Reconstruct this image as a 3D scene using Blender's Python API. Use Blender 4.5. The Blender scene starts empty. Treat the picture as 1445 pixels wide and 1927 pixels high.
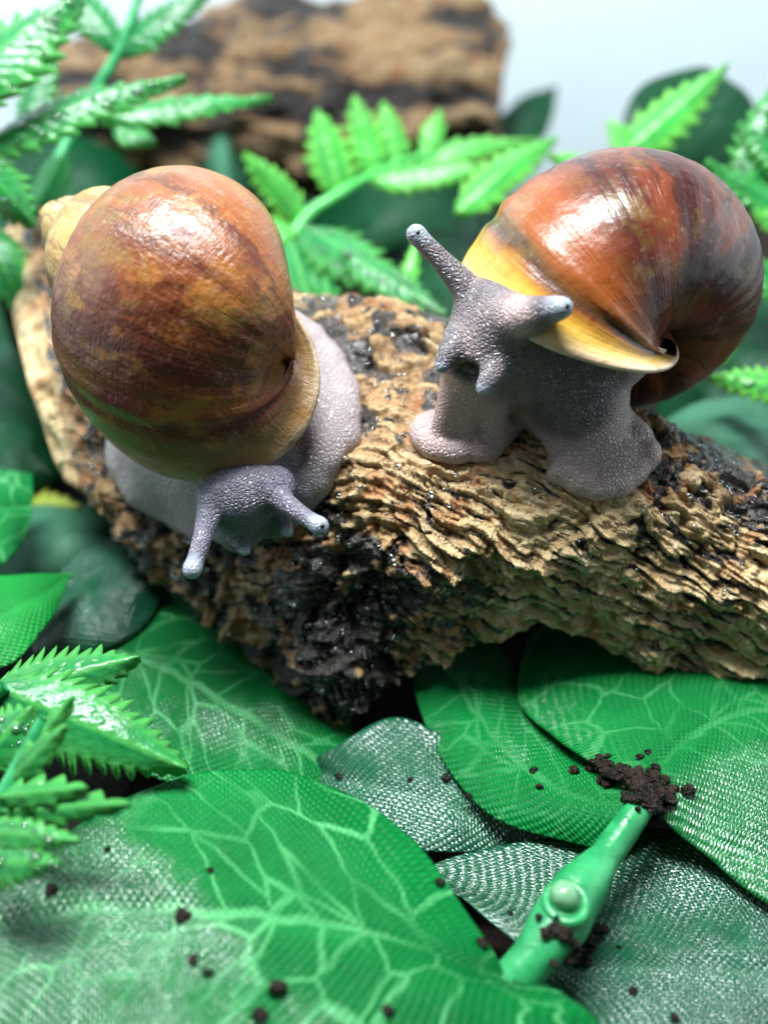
import bpy, math, random
import numpy as np

# ------------------------------------------------------------------ camera, world, light, exposure
CM = 0.01                                   # everything below is written in centimetres
PITCH = math.radians(38); HALF = math.radians(26); CAMZ = 12.7
FPX = 963.5 / math.tan(HALF)                # focal length in photograph pixels
sc = bpy.context.scene
col = sc.collection
cd = bpy.data.cameras.new('camera'); cam = bpy.data.objects.new('camera', cd); col.objects.link(cam)
cam.location = (0, 0, CAMZ * CM); cam.rotation_euler = (math.pi / 2 - PITCH, 0, 0)
cd.sensor_fit = 'VERTICAL'; cd.sensor_height = 36; cd.lens = 18 / math.tan(HALF)
cd.clip_start = 0.005; cd.clip_end = 20
cd.dof.use_dof = True; cd.dof.focus_distance = 13.5 * CM; cd.dof.aperture_fstop = 9.5
sc.camera = cam
wd = bpy.data.worlds.new('World'); sc.world = wd; wd.use_nodes = True
wd.node_tree.nodes['Background'].inputs[0].default_value = (0.80, 0.90, 1.0, 1)
wd.node_tree.nodes['Background'].inputs[1].default_value = 0.045
ld = bpy.data.lights.new('tank_light', 'AREA'); lamp = bpy.data.objects.new('tank_light', ld); col.objects.link(lamp)
ld.shape = 'RECTANGLE'; ld.size = 0.26; ld.size_y = 0.11; ld.energy = 5.9; ld.color = (0.93, 0.97, 1.0)
lamp.location = (-0.06, 0.180, 0.42); lamp.rotation_euler = (math.radians(-3), 0, 0)
sc.view_settings.view_transform = 'Standard'; sc.view_settings.look = 'None'
sc.view_settings.exposure = 0.0; sc.view_settings.gamma = 1
sc.cycles.max_bounces = 6; sc.cycles.transparent_max_bounces = 24; sc.cycles.caustics_reflective = False; sc.cycles.caustics_refractive = False
sc.cycles.sample_clamp_indirect = 4

# ------------------------------------------------------------------ pixel <-> place
CP = np.array([0, 0, CAMZ]); RV = np.array([1., 0, 0])
UV_ = np.array([0, math.sin(PITCH), math.cos(PITCH)]); WV = np.array([0, math.cos(PITCH), -math.sin(PITCH)])
def ray(px, py): return WV + RV * (px - 722.5) / FPX + UV_ * (963.5 - py) / FPX
def P(px, py, d): return CP + d * ray(px, py)                       # at a depth
def PZ(px, py, z):                                                  # on a height
    r = ray(px, py); return CP + r * (z - CAMZ) / r[2]
def PY(px, py, y): r = ray(px, py); return CP + r * y / r[1]
def proj(p):
    q = np.asarray(p) - CP; d = q @ WV
    return 722.5 + FPX * (q @ RV) / d, 963.5 - FPX * (q @ UV_) / d, d

# ------------------------------------------------------------------ noise
def _h(ix, iy, iz, seed):
    n = (ix * 374761393 + iy * 668265263 + iz * 2147483647 + seed * 144665) & 0xffffffff
    n = ((n ^ (n >> 13)) * 1274126177) & 0xffffffff
    n = ((n ^ (n >> 16)) * 2246822519) & 0xffffffff
    return ((n ^ (n >> 15)) & 0xffff) / 65535.0
def vnoise(p, seed=0):
    p = np.asarray(p, float); i = np.floor(p).astype(np.int64); f = p - i; f = f * f * f * (f * (f * 6 - 15) + 10)
    r = 0
    for dx in (0, 1):
        for dy in (0, 1):
            for dz in (0, 1):
                w = (f[..., 0] if dx else 1 - f[..., 0]) * (f[..., 1] if dy else 1 - f[..., 1]) * (f[..., 2] if dz else 1 - f[..., 2])
                r = r + w * _h(i[..., 0] + dx, i[..., 1] + dy, i[..., 2] + dz, seed)
    return r * 2 - 1
def fbm(p, o=4, seed=0, g=0.5):
    r = 0; a = 1; p = np.asarray(p, float)
    for k in range(o): r = r + a * vnoise(p, seed + k); p = p * 2.03 + 11.7; a *= g
    return r
def ss(a, b, x): t = np.clip((x - a) / (b - a), 0, 1); return t * t * (3 - 2 * t)
def spline(pts, n):
    """Catmull-Rom through pts (m,k) sampled at n places"""
    p = np.asarray(pts, float); m = len(p); e = np.vstack([2 * p[0] - p[1], p, 2 * p[-1] - p[-2]])
    t = np.linspace(0, m - 1 - 1e-9, n); i = t.astype(int); f = (t - i)[:, None]
    a, b, c, d = e[i], e[i + 1], e[i + 2], e[i + 3]
    return .5 * (2 * b + (c - a) * f + (2 * a - 5 * b + 4 * c - d) * f ** 2 + (3 * b - a - 3 * c + d) * f ** 3)

# ------------------------------------------------------------------ objects
def tag(o, label=None, cat=None, group=None, kind=None):
    if label: o['label'] = label
    if cat: o['category'] = cat
    if group: o['group'] = group
    if kind: o['kind'] = kind
    return o
def thing(name, base, label, cat, group=None):
    o = bpy.data.objects.new(name, None); col.objects.link(o); o.empty_display_size = 0.005
    o.location = [c * CM for c in base]; return tag(o, label, cat, group)
def mesh(name, v, f, mat, parent=None, uv=None, attrs=None, smooth=True, solid=0):
    v = np.asarray(v, float).reshape(-1, 3)
    if parent is not None:
        org = np.array(parent.location) / CM; q = parent.parent
        while q is not None: org = org + np.array(q.location) / CM; q = q.parent
    else: org = np.array([v[:, 0].mean(), v[:, 1].mean(), v[:, 2].min()])
    me = bpy.data.meshes.new(name)
    f = f.tolist() if isinstance(f, np.ndarray) else f
    me.from_pydata(((v - org) * CM).tolist(), [], f)
    me.materials.append(mat)
    if smooth: me.polygons.foreach_set('use_smooth', [True] * len(me.polygons))
    if uv is not None:
        li = np.empty(len(me.loops), int); me.loops.foreach_get('vertex_index', li)
        me.uv_layers.new(name='UVMap').data.foreach_set('uv', np.asarray(uv, float).reshape(-1, 2)[li].ravel())
    for k, a in (attrs or {}).items():
        me.attributes.new(k, 'FLOAT', 'POINT').data.foreach_set('value', np.asarray(a, float).ravel())
    o = bpy.data.objects.new(name, me); col.objects.link(o)
    if parent is not None: o.parent = parent
    else: o.location = org * CM
    if solid:
        m = o.modifiers.new('thickness', 'SOLIDIFY'); m.thickness = solid * CM; m.offset = -1
    return o
def grid_faces(nu, nv, wrap=False):
    i = np.arange(nu - 1)[:, None] * nv; j = np.arange(nv if wrap else nv - 1)[None]
    k = (j + 1) % nv
    return np.stack([i + j, i + nv + j, i + nv + k, i + k], -1).reshape(-1, 4)
def tube(pts, rad, n=14, m=None, cap=True):
    pts = spline(pts, m or len(pts) * 6); L = len(pts)
    rad = np.interp(np.linspace(0, 1, L), np.linspace(0, 1, len(rad)), rad)
    t = np.gradient(pts, axis=0); t /= np.linalg.norm(t, axis=1)[:, None]
    up = np.array([0.13, 0.2, 1.]); a = np.cross(t, up); a /= np.linalg.norm(a, axis=1)[:, None]; b = np.cross(a, t)
    an = np.linspace(0, 2 * math.pi, n, endpoint=False)
    v = pts[:, None] + rad[:, None, None] * (np.cos(an)[None, :, None] * a[:, None] + np.sin(an)[None, :, None] * b[:, None])
    f = grid_faces(L, n, True).tolist()
    if cap: f += [list(range(n))[::-1], list(range((L - 1) * n, L * n))]
    return v.reshape(-1, 3), f
_ico = {}
def ico(sub):
    if sub not in _ico:
        import bmesh
        b = bmesh.new(); bmesh.ops.create_icosphere(b, subdivisions=sub, radius=1)
        b.verts.ensure_lookup_table()
        _ico[sub] = (np.array([x.co for x in b.verts]), [[y.index for y in x.verts] for x in b.faces]); b.free()
    return _ico[sub]

# ------------------------------------------------------------------ materials
class NT:
    def __init__(s, name):
        s.m = bpy.data.materials.new(name); s.m.use_nodes = True; s.t = s.m.node_tree
        s.b = s.t.nodes['Principled BSDF']; s.out = s.t.nodes['Material Output']
    def n(s, typ, ins=None, **kw):
        x = s.t.nodes.new('ShaderNode' + typ)
        for k, v in kw.items(): setattr(x, k, v)
        for k, v in (ins or {}).items(): s.set(x.inputs[k], v)
        return x
    def set(s, sock, v):
        if isinstance(v, bpy.types.NodeSocket): s.t.links.new(v, sock)
        elif isinstance(v, bpy.types.Node): s.t.links.new(v.outputs[0], sock)
        elif isinstance(v, (tuple, list)) and sock.type == 'RGBA' and len(v) == 3: sock.default_value = (*v, 1)
        else: sock.default_value = v
    def P(s, **kw):
        for k, v in kw.items(): s.set(s.b.inputs[k.replace('_', ' ')], v)
    def math(s, op, a, b=0.0, c=None, clamp=False):
        ins = {0: a, 1: b}
        if c is not None: ins[2] = c
        return s.n('Math', ins, operation=op, use_clamp=clamp).outputs[0]
    def obj(s, scale=(1, 1, 1)):
        tc = s.n('TexCoord'); 
        return s.n('Mapping', {0: tc.outputs['Object'], 3: tuple(100 * c for c in scale)}).outputs[0]
    def uv(s, scale=(1, 1, 1), loc=(0, 0, 0)):
        return s.n('Mapping', {0: s.n('TexCoord').outputs['UV'], 1: loc, 3: scale}).outputs[0]
    def noise(s, vec, scale, detail=4, rough=.55, dist=0.):
        return s.n('TexNoise', {'Vector': vec, 'Scale': scale, 'Detail': detail, 'Roughness': rough, 'Distortion': dist}).outputs[0]
    def vor(s, vec, scale, feature='F1', out=0, rand=1.):
        return s.n('TexVoronoi', {'Vector': vec, 'Scale': scale, 'Randomness': rand}, feature=feature).outputs[out]
    def ramp(s, fac, stops, interp='LINEAR'):
        r = s.n('ValToRGB', {0: fac}); r.color_ramp.interpolation = interp; e = r.color_ramp.elements
        while len(e) < len(stops): e.new(.5)
        for x, (p, c) in zip(e, stops):
            x.position = p; x.color = (c, c, c, 1) if isinstance(c, (int, float)) else (*c, 1)
        return r.outputs[0]
    def rng(s, v, a, b, c=0., d=1.):
        return s.n('MapRange', {0: v, 1: a, 2: b, 3: c, 4: d}, interpolation_type='SMOOTHSTEP').outputs[0]
    def mix(s, f, a, b, blend='MIX'):
        x = s.n('Mix', data_type='RGBA', blend_type=blend); s.set(x.inputs[0], f); s.set(x.inputs[6], a); s.set(x.inputs[7], b); return x.outputs[2]
    def attr(s, name): return s.n('Attribute', attribute_name=name).outputs['Fac']
    def bump(s, h, dist, strength=1., normal=None):
        x = s.n('Bump', {'Height': h, 'Distance': dist * CM, 'Strength': strength})
        if normal is not None: s.set(x.inputs['Normal'], normal)
        return x.outputs[0]
    def thin(s, colr, fac):
        """let light through a thin leaf"""
        t = s.n('BsdfTranslucent', {'Color': colr}); mx = s.n('MixShader', {0: fac, 1: s.b.outputs[0], 2: t.outputs[0]})
        s.t.links.new(mx.outputs[0], s.out.inputs[0])

def mat_fabric_leaf(name, base, vein, cell=1.0, wet=.5, veinamt=1., film=.0):
    """printed polyester leaf: reticulate vein print, woven threads, wet film"""
    k = NT(name); uv = k.uv(); o = k.uv((1, 1, 1))
    sx = k.n('SeparateXYZ', {0: uv}); u, v = sx.outputs[0], sx.outputs[1]          # cm across / along
    wob = k.noise(uv, 1.3, 3); wv = k.n('VectorMath', {0: k.n('TexNoise', {'Vector': uv, 'Scale': 1.6, 'Detail': 2}).outputs[1], 1: (.5, .5, .5)}, operation='SUBTRACT').outputs[0]
    uvw = k.n('VectorMath', {0: uv, 1: k.n('VectorMath', {0: wv, 3: .28}, operation='SCALE').outputs[0]}, operation='ADD').outputs[0]
    # stretched cells that lean away from the midrib
    sp = k.n('SeparateXYZ', {0: uvw}); au = k.math('ABSOLUTE', sp.outputs[0])
    lean = k.math('SUBTRACT', sp.outputs[1], k.math('MULTIPLY', au, .6))
    cv = k.n('CombineXYZ', {0: k.math('MULTIPLY', sp.outputs[0], .95), 1: k.math('MULTIPLY', lean, 1.45)}).outputs[0]
    edge = k.vor(cv, 1.25 / cell, 'DISTANCE_TO_EDGE'); edge2 = k.vor(cv, 2.6 / cell, 'DISTANCE_TO_EDGE')
    v1 = k.rng(edge, .012, .052, 1, 0); v2 = k.math('MULTIPLY', k.rng(edge2, .0, .07, 1, 0), k.rng(k.noise(uv, .8, 2), .50, .66, 0, .45))
    mid = k.rng(k.math('ABSOLUTE', k.math('ADD', sp.outputs[0], 0.)), .03, .10, 1, 0)
    vm = k.math('MAXIMUM', k.math('MAXIMUM', v1, v2), mid, clamp=True)
    vm = k.math('MULTIPLY', vm, k.math('MULTIPLY', k.rng(k.noise(uv, .5, 2), .36, .58, .12, .9), veinamt))
    tone = k.mix(k.rng(k.noise(uv, .7, 4), .3, .7), base, tuple(c * 1.45 for c in base))
    colr = k.mix(vm, tone, vein)
    # weave
    f = 2 * math.pi * 10.
    row = k.math('FLOOR', k.math('MULTIPLY', v, 20.)); off = k.math('MULTIPLY', k.math('MODULO', row, 2.), math.pi)
    w1 = k.math('SINE', k.math('ADD', k.math('MULTIPLY', u, f), off)); w2 = k.math('ABSOLUTE', k.math('SINE', k.math('MULTIPLY', v, f)))
    weave = k.math('MULTIPLY', k.math('MULTIPLY_ADD', w1, .5, .5), w2)
    colr = k.mix(k.math('MULTIPLY', weave, .45), k.mix(.40, colr, (.0, .02, .004)), colr)
    wetm = k.rng(k.math('ADD', k.math('ADD', k.noise(uv, .42, 5, .6), film), k.math('MULTIPLY', k.attr('film'), .30)), .48, .64)
    rough = k.math('MULTIPLY_ADD', wetm, -.16, .38)
    fine = k.noise(uv, 30, 2)
    h = k.math('ADD', weave, k.math('MULTIPLY', fine, .8))
    nb = k.bump(h, .022, .8); nb = k.bump(k.noise(uv, 1.2, 3), .10, .6, nb)
    k.P(Base_Color=colr, Roughness=rough, Normal=nb, Specular_IOR_Level=k.math('MULTIPLY_ADD', wetm, .25 + .35 * wet, .16))
    k.P(Coat_Weight=k.math('MULTIPLY', wetm, .9 * wet), Coat_Roughness=.14, Coat_IOR=1.8)
    k.set(k.b.inputs['Coat Normal'], nb)
    k.thin(k.mix(.3, colr, vein), .22)
    return k.m
def mat_plastic_leaf(name, base, tip):
    k = NT(name); uv = k.uv(); u = k.n('SeparateXYZ', {0: uv}).outputs[0]; v = k.n('SeparateXYZ', {0: uv}).outputs[1]
    ed = k.attr('edge'); o = k.obj()
    c = k.mix(k.rng(k.noise(o, 1.1, 3), .35, .65), base, tuple(x * 1.5 for x in base))
    c = k.mix(k.math('MULTIPLY', k.math('POWER', ed, 2.2), .8), c, tip)
    c = k.mix(k.rng(k.math('ABSOLUTE', u), .02, .06, .5, 0), c, tip)
    ribs = k.math('SINE', k.math('MULTIPLY', k.math('SUBTRACT', v, k.math('MULTIPLY', k.math('ABSOLUTE', u), 1.1)), 26.))
    nb = k.bump(k.math('ADD', k.math('MULTIPLY', ribs, .14), k.noise(o, 9, 3)), .03, .7)
    k.P(Base_Color=c, Roughness=k.rng(k.noise(o, 4, 3), .3, .7, .14, .36), Normal=nb, Specular_IOR_Level=.55)
    k.thin(k.mix(.4, c, tip), .35)
    return k.m
def mat_stem(name, c):
    k = NT(name); o = k.obj()
    cc = k.mix(k.rng(k.noise(o, 2.5, 4), .35, .7), c, tuple(min(1, x * 1.5 + .02) for x in c))
    k.P(Base_Color=cc, Roughness=.28, Subsurface_Weight=.25, Subsurface_Scale=.003, Normal=k.bump(k.noise(o, 7, 4), .03, .6), Specular_IOR_Level=.55)
    k.b.inputs['Subsurface Radius'].default_value = (.3, 1, .4)
    return k.m
def mat_bark(name, dull=0.):
    k = NT(name); o = k.obj()
    n1 = k.noise(o, 1.1, 6, .6); n2 = k.noise(o, 5, 5, .65); n3 = k.noise(o, 22, 3)
    lay = k.attr('layer'); dirt_shade = k.attr('dirt_shade'); cav = k.attr('pale'); 
    c = k.ramp(k.math('ADD', k.math('MULTIPLY', n2, .7), k.math('MULTIPLY', lay, .3)), [(.25, (.13, .060, .020)), (.42, (.33, .19, .075)), (.55, (.50, .345, .165)), (.72, (.66, .52, .30))])
    c = k.mix(k.math('MULTIPLY', cav, .85), c, k.ramp(n2, [(.3, (.50, .30, .11)), (.5, (.76, .56, .29)), (.7, (.90, .75, .46))]))
    rust = k.rng(k.noise(o, 1.7, 4, .6, .5), .53, .64); c = k.mix(k.math('MULTIPLY', rust, .7), c, k.mix(n2, (.24, .07, .015), (.55, .22, .06)))
    pit = k.rng(k.vor(o, 5.5), .10, .16, 1, 0); pit = k.math('MULTIPLY', pit, k.rng(k.noise(o, 2.2, 2), .5, .62)); c = k.mix(pit, c, (.03, .013, .006))
    dd = k.rng(k.math('ADD', dirt_shade, k.math('MULTIPLY', k.math('SUBTRACT', n2, .5), 1.5)), .40, .62)
    c = k.mix(dd, c, k.mix(k.rng(n3, .45, .65), (.007, .005, .004), (.050, .027, .013)))
    wet = k.rng(k.noise(o, 1.5, 4), .40, .60)
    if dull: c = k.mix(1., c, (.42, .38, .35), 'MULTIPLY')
    k.P(Base_Color=c, Roughness=k.math('MULTIPLY_ADD', k.math('MAXIMUM', k.math('MULTIPLY', wet, .55), dd), -.40, .62 + .2 * dull))
    nb = k.bump(k.math('ADD', k.math('MULTIPLY', n3, .6), n2), .12, .9)
    k.P(Normal=nb, Specular_IOR_Level=.5)
    if not dull:
        k.P(Coat_Weight=k.math('MULTIPLY_ADD', dd, .55, k.math('MULTIPLY', wet, .45), clamp=True), Coat_Roughness=.06); k.set(k.b.inputs['Coat Normal'], k.bump(k.noise(o, 8, 4), .14, .9))
    return k.m
def mat_skin(name, pale, dark):
    k = NT(name); o = k.obj(); d = k.attr('dark'); tip = k.attr('tip'); sc_ = k.attr('scale')
    wv = k.n('VectorMath', {0: o, 1: k.n('VectorMath', {0: k.n('TexNoise', {'Vector': o, 'Scale': 3., 'Detail': 2}).outputs[1], 3: .12}, operation='SCALE').outputs[0]}, operation='ADD').outputs[0]
    vr = k.vor(wv, 18.5, 'DISTANCE_TO_EDGE'); cell = k.rng(vr, .0, .28); big = k.vor(wv, 18.5, 'F1', 1)
    c = k.mix(k.rng(k.math('ADD', d, k.math('MULTIPLY', k.math('SUBTRACT', k.noise(o, 2.2, 3), .5), .5)), .1, .9), pale, dark)
    c = k.mix(k.math('MULTIPLY', k.rng(cell, .0, .8, 1, 0), .30), c, tuple(x * .35 for x in dark))
    c = k.mix(k.math('MULTIPLY', k.n('SeparateXYZ', {0: big}).outputs[0], .22), c, (.42, .36, .38))
    c = k.mix(tip, c, (.42, .50, .58))
    h = k.math('ADD', cell, k.math('MULTIPLY', k.noise(o, 40, 2), .2))
    nb = k.bump(h, .019, k.math('MULTIPLY_ADD', tip, -.7, .85)); 
    k.P(Base_Color=c, Roughness=.40, Normal=nb, Subsurface_Weight=.22, Subsurface_Scale=.0012, Specular_IOR_Level=.4, Coat_Weight=.38, Coat_Roughness=.13)
    k.b.inputs['Subsurface Radius'].default_value = (1, .7, .7); k.set(k.b.inputs['Coat Normal'], nb)
    return k.m
def mat_shell(name, stops, streak, mott, film, gloss, lines=1., worn=0.):
    """growth bands follow the turn of the whorl (uv.x = turns behind the lip, uv.y = across it)"""
    k = NT(name); tc = k.n('TexCoord').outputs['UV']; o = k.obj()
    s = k.n('SeparateXYZ', {0: tc}); t, a = s.outputs[0], s.outputs[1]
    ca, sa = k.attr('ca'), k.attr('sa')
    def tv(f, g): return k.n('CombineXYZ', {0: k.math('MULTIPLY', t, f), 1: k.math('MULTIPLY', ca, g), 2: k.math('MULTIPLY', sa, g)}).outputs[0]
    jit = k.math('SUBTRACT', k.noise(tv(9., 1.5), 1.0, 4), .5)
    tt = k.math('ADD', t, k.math('MULTIPLY', jit, k.rng(t, .01, .12, .010, .07)))
    band = k.ramp(k.math('MULTIPLY', tt, 1.0), stops)
    fl = k.noise(k.n('CombineXYZ', {0: k.math('MULTIPLY', tt, 24.), 1: k.math('MULTIPLY', ca, .6), 2: k.math('MULTIPLY', sa, .6)}).outputs[0], 1., 4, .6, .5)
    fine = k.noise(tv(200., 1.2), 1., 3)
    c = k.mix(k.math('MULTIPLY', k.math('MULTIPLY', k.rng(fl, .48, .62), k.rng(t, .09, .15)), min(1., lines * 1.7)), band, streak)
    c = k.mix(k.math('MULTIPLY', k.rng(k.noise(o, 2.0, 5, .65), .50, .66), mott[3]), c, mott[:3])
    c = k.mix(k.math('MULTIPLY', k.math('SUBTRACT', fine, .45, clamp=True), .9 * lines), c, tuple(x * .35 for x in streak))
    c = k.mix(k.rng(k.attr('inside'), .2, .8), c, (.70, .50, .38))
    spk = k.math('MULTIPLY', k.rng(k.vor(o, 6.5), .045, .075, 1, 0), k.rng(k.noise(o, 3.1, 1), .50, .56)); c = k.mix(spk, c, (.02, .012, .008))
    fm = k.rng(k.math('ADD', k.noise(o, .75, 5, .62), k.math('MULTIPLY', k.math('SUBTRACT', k.noise(o, 14, 3), .5), .10)), film - .012, film + .012)
    c = k.mix(k.math('MULTIPLY', k.rng(k.noise(o, 9, 4), .60, .66), .12), c, (.50, .38, .28))
    if worn:                                                          # old shell: olive and pinkish patches, scuffs along the whorl
        c = k.mix(k.math('MULTIPLY', k.rng(k.noise(o, 1.1, 5, .7, .6), .52, .64), .55), c, (.19, .12, .025))
        c = k.mix(k.math('MULTIPLY', k.rng(k.noise(o, 1.6, 5, .7, .4), .56, .68), .50), c, (.13, .028, .022))
        scr = k.rng(k.noise(tv(7., 26.), 1., 3, .6), .60, .72); scr = k.math('MULTIPLY', scr, k.rng(k.noise(o, 1.3, 3), .46, .6)); c = k.mix(k.math('MULTIPLY', scr, .25), c, (.50, .36, .26))
    nb = k.bump(k.math('ADD', k.math('MULTIPLY', fine, lines), k.math('MULTIPLY', k.noise(o, 3, 5), 1.6)), .03, .7)
    k.P(Base_Color=c, Roughness=gloss, Normal=nb, Specular_IOR_Level=.35)
    if worn: nb = k.bump(k.math('ADD', k.noise(tv(5., 30.), 1., 4, .7), k.noise(o, 16, 3)), .014, .8, nb); k.set(k.b.inputs['Normal'], nb)
    k.P(Coat_Weight=k.math('MULTIPLY_ADD', fm, .42, .08), Coat_Roughness=.13 if worn else .10)
    k.set(k.b.inputs['Coat Normal'], nb if worn else k.bump(k.math('ADD', k.noise(o, 2.5, 3), k.math('MULTIPLY', fine, .25)), .04, .5))
    return k.m
def mat_soil(name, wet=.65):
    k = NT(name); o = k.obj(); n = k.noise(o, 6, 5)
    k.P(Base_Color=k.ramp(n, [(.35, (.005, .0035, .003)), (.6, (.022, .012, .008)), (.8, (.06, .03, .015))]), Roughness=wet, Normal=k.bump(k.noise(o, 14, 4), .12, .9), Specular_IOR_Level=.25)
    return k.m
def mat_plain(name, c, rough=.4, **kw):
    k = NT(name); o = k.obj()
    k.P(Base_Color=k.mix(k.noise(o, 3, 4), tuple(x * .85 for x in c), tuple(min(1, x * 1.1) for x in c)), Roughness=rough, Normal=k.bump(k.noise(o, 6, 3), .02, .4), **kw)
    return k.m
def mat_wall():
    k = NT('tank_plastic'); o = k.obj(); n = k.noise(o, .12, 4)
    k.P(Base_Color=k.mix(n, (.60, .72, .76), (.68, .78, .81)), Roughness=k.rng(k.noise(o, .5, 5), .35, .65, .3, .5), Normal=k.bump(k.noise(o, .6, 4), .05, .4))
    return k.m
def mat_water():
    k = NT('water'); fr = k.n('Fresnel', {'IOR': 1.45}); g = k.n('BsdfGlossy', {'Color': (1, 1, 1), 'Roughness': .04}); t = k.n('BsdfTransparent', {'Color': (.97, .98, .98)})
    mx = k.n('MixShader', {0: k.math('MULTIPLY_ADD', fr.outputs[0], 1.2, .04, clamp=True), 1: t.outputs[0], 2: g.outputs[0]}); k.t.links.new(mx.outputs[0], k.out.inputs[0]); return k.m

M_FAB = mat_fabric_leaf('fabric_leaf_green', (.003, .215, .042), (.15, .68, .24), wet=.9)
M_FAB_2 = mat_fabric_leaf('fabric_leaf_faint_veins', (.003, .215, .042), (.11, .55, .19), veinamt=.6, wet=.8)
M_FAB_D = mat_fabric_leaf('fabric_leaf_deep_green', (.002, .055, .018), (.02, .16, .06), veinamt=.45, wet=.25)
M_FAB_L = mat_fabric_leaf('fabric_leaf_bright_green', (.012, .30, .045), (.08, .50, .14), veinamt=.3, wet=.2)
M_FAB_G = mat_fabric_leaf('fabric_leaf_dull_teal', (.012, .125, .058), (.10, .34, .19), veinamt=.35, wet=1.1, film=.10)
M_FAB_P = mat_fabric_leaf('fabric_leaf_pale_underside', (.07, .24, .14), (.16, .38, .24), veinamt=.3)
M_PL = mat_plastic_leaf('plastic_leaf_green', (.012, .19, .048), (.12, .50, .10))
M_PL_B = mat_plastic_leaf('plastic_leaf_lime', (.035, .34, .06), (.26, .70, .10))
M_PL_D = mat_plastic_leaf('plastic_leaf_dark', (.010, .13, .040), (.07, .36, .09))
M_YEL = mat_plastic_leaf('plastic_leaf_yellow', (.30, .42, .06), (.55, .55, .10))
M_STEM = mat_stem('stem_green', (.012, .21, .065)); M_STEM_B = mat_stem('stem_lime', (.05, .36, .07))
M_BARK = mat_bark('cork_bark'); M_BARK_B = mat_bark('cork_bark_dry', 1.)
M_SKIN_L = mat_skin('snail_skin_lavender', (.46, .385, .395), (.15, .145, .195)); M_SKIN_R = mat_skin('snail_skin_slate', (.58, .42, .39), (.125, .107, .12))
M_SH_R = mat_shell('shell_banded', [(0, (.74, .55, .38)), (.010, (.74, .52, .24)), (.022, (.72, .44, .08)), (.036, (.60, .30, .035)), (.046, (.24, .08, .013)), (.052, (.07, .022, .010)), (.060, (.10, .05, .015)), (.068, (.26, .075, .014)), (.10, (.25, .058, .012)), (.14, (.065, .012, .008)), (.19, (.17, .036, .011)), (.23, (.07, .014, .008)), (.30, (.18, .040, .012)), (.36, (.09, .018, .009)), (.6, (.22, .07, .02)), (1., (.34, .16, .05))],
                   (.040, .008, .007), (.17, .12, .022, .40), .50, .34, .55)
M_SH_L = mat_shell('shell_mottled', [(0, (.52, .40, .25)), (.016, (.34, .20, .08)), (.05, (.17, .085, .030)), (.074, (.16, .058, .022)), (.084, (.10, .012, .011)), (.10, (.16, .024, .016)), (.118, (.20, .055, .018)), (.17, (.075, .020, .010)), (.24, (.19, .050, .013)), (.36, (.26, .078, .019)), (.48, (.31, .115, .030)), (.62, (.40, .26, .09)), (1., (.52, .36, .13))],
                   (.06, .013, .007), (.36, .145, .030, .75), .50, .32, .4, 1.)
M_SOIL = mat_soil('wet_soil'); M_CRUMB = mat_soil('soil_crumb', .25)
M_EYE = mat_plain('eye_dark', (.015, .015, .02), .2); M_MOUTH = mat_plain('mouth_pale', (.30, .24, .22), .25)
M_BUD = mat_plain('bud_pale', (.16, .38, .20), .15, Subsurface_Weight=.4, Subsurface_Scale=.003); M_TANK = mat_wall(); M_WATER = mat_water()

# ------------------------------------------------------------------ setting: soil bed, tank walls
xs = np.linspace(-26, 26, 150); ys = np.linspace(-8, 36, 130); X, Y = np.meshgrid(xs, ys, indexing='ij')
Z = -.9 + .35 * fbm(np.stack([X * .5, Y * .5, X * 0], -1), 3, 3) + .14 * fbm(np.stack([X * 2.4, Y * 2.4, X * 0], -1), 2, 9)
tag(mesh('soil_ground', np.stack([X, Y, Z], -1), grid_faces(150, 130), M_SOIL), kind='structure')
def panel(name, pts, th=.35):
    n = 24; a, b, c = [np.array(p, float) for p in pts]; s, t = np.meshgrid(np.linspace(0, 1, n), np.linspace(0, 1, n), indexing='ij')
    v = a + s[..., None] * (b - a) + t[..., None] * (c - a); nn = np.cross(b - a, c - a); nn /= np.linalg.norm(nn)
    v = v + (.10 * fbm(v * .12, 2, 5))[..., None] * nn
    return tag(mesh(name, v, grid_faces(n, n), M_TANK, solid=th), kind='structure')
panel('tank_wall_back', [(-26, 34.5, -2), (26, 34.5, -2), (-26, 36, 24)])
panel('tank_wall_left', [(-24, 34.5, -2), (-25, 36, 24), (-24, -8, -2)])
panel('tank_wall_right', [(24, 34.5, -2), (24, -8, -2), (25, 36, 24)])

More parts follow.
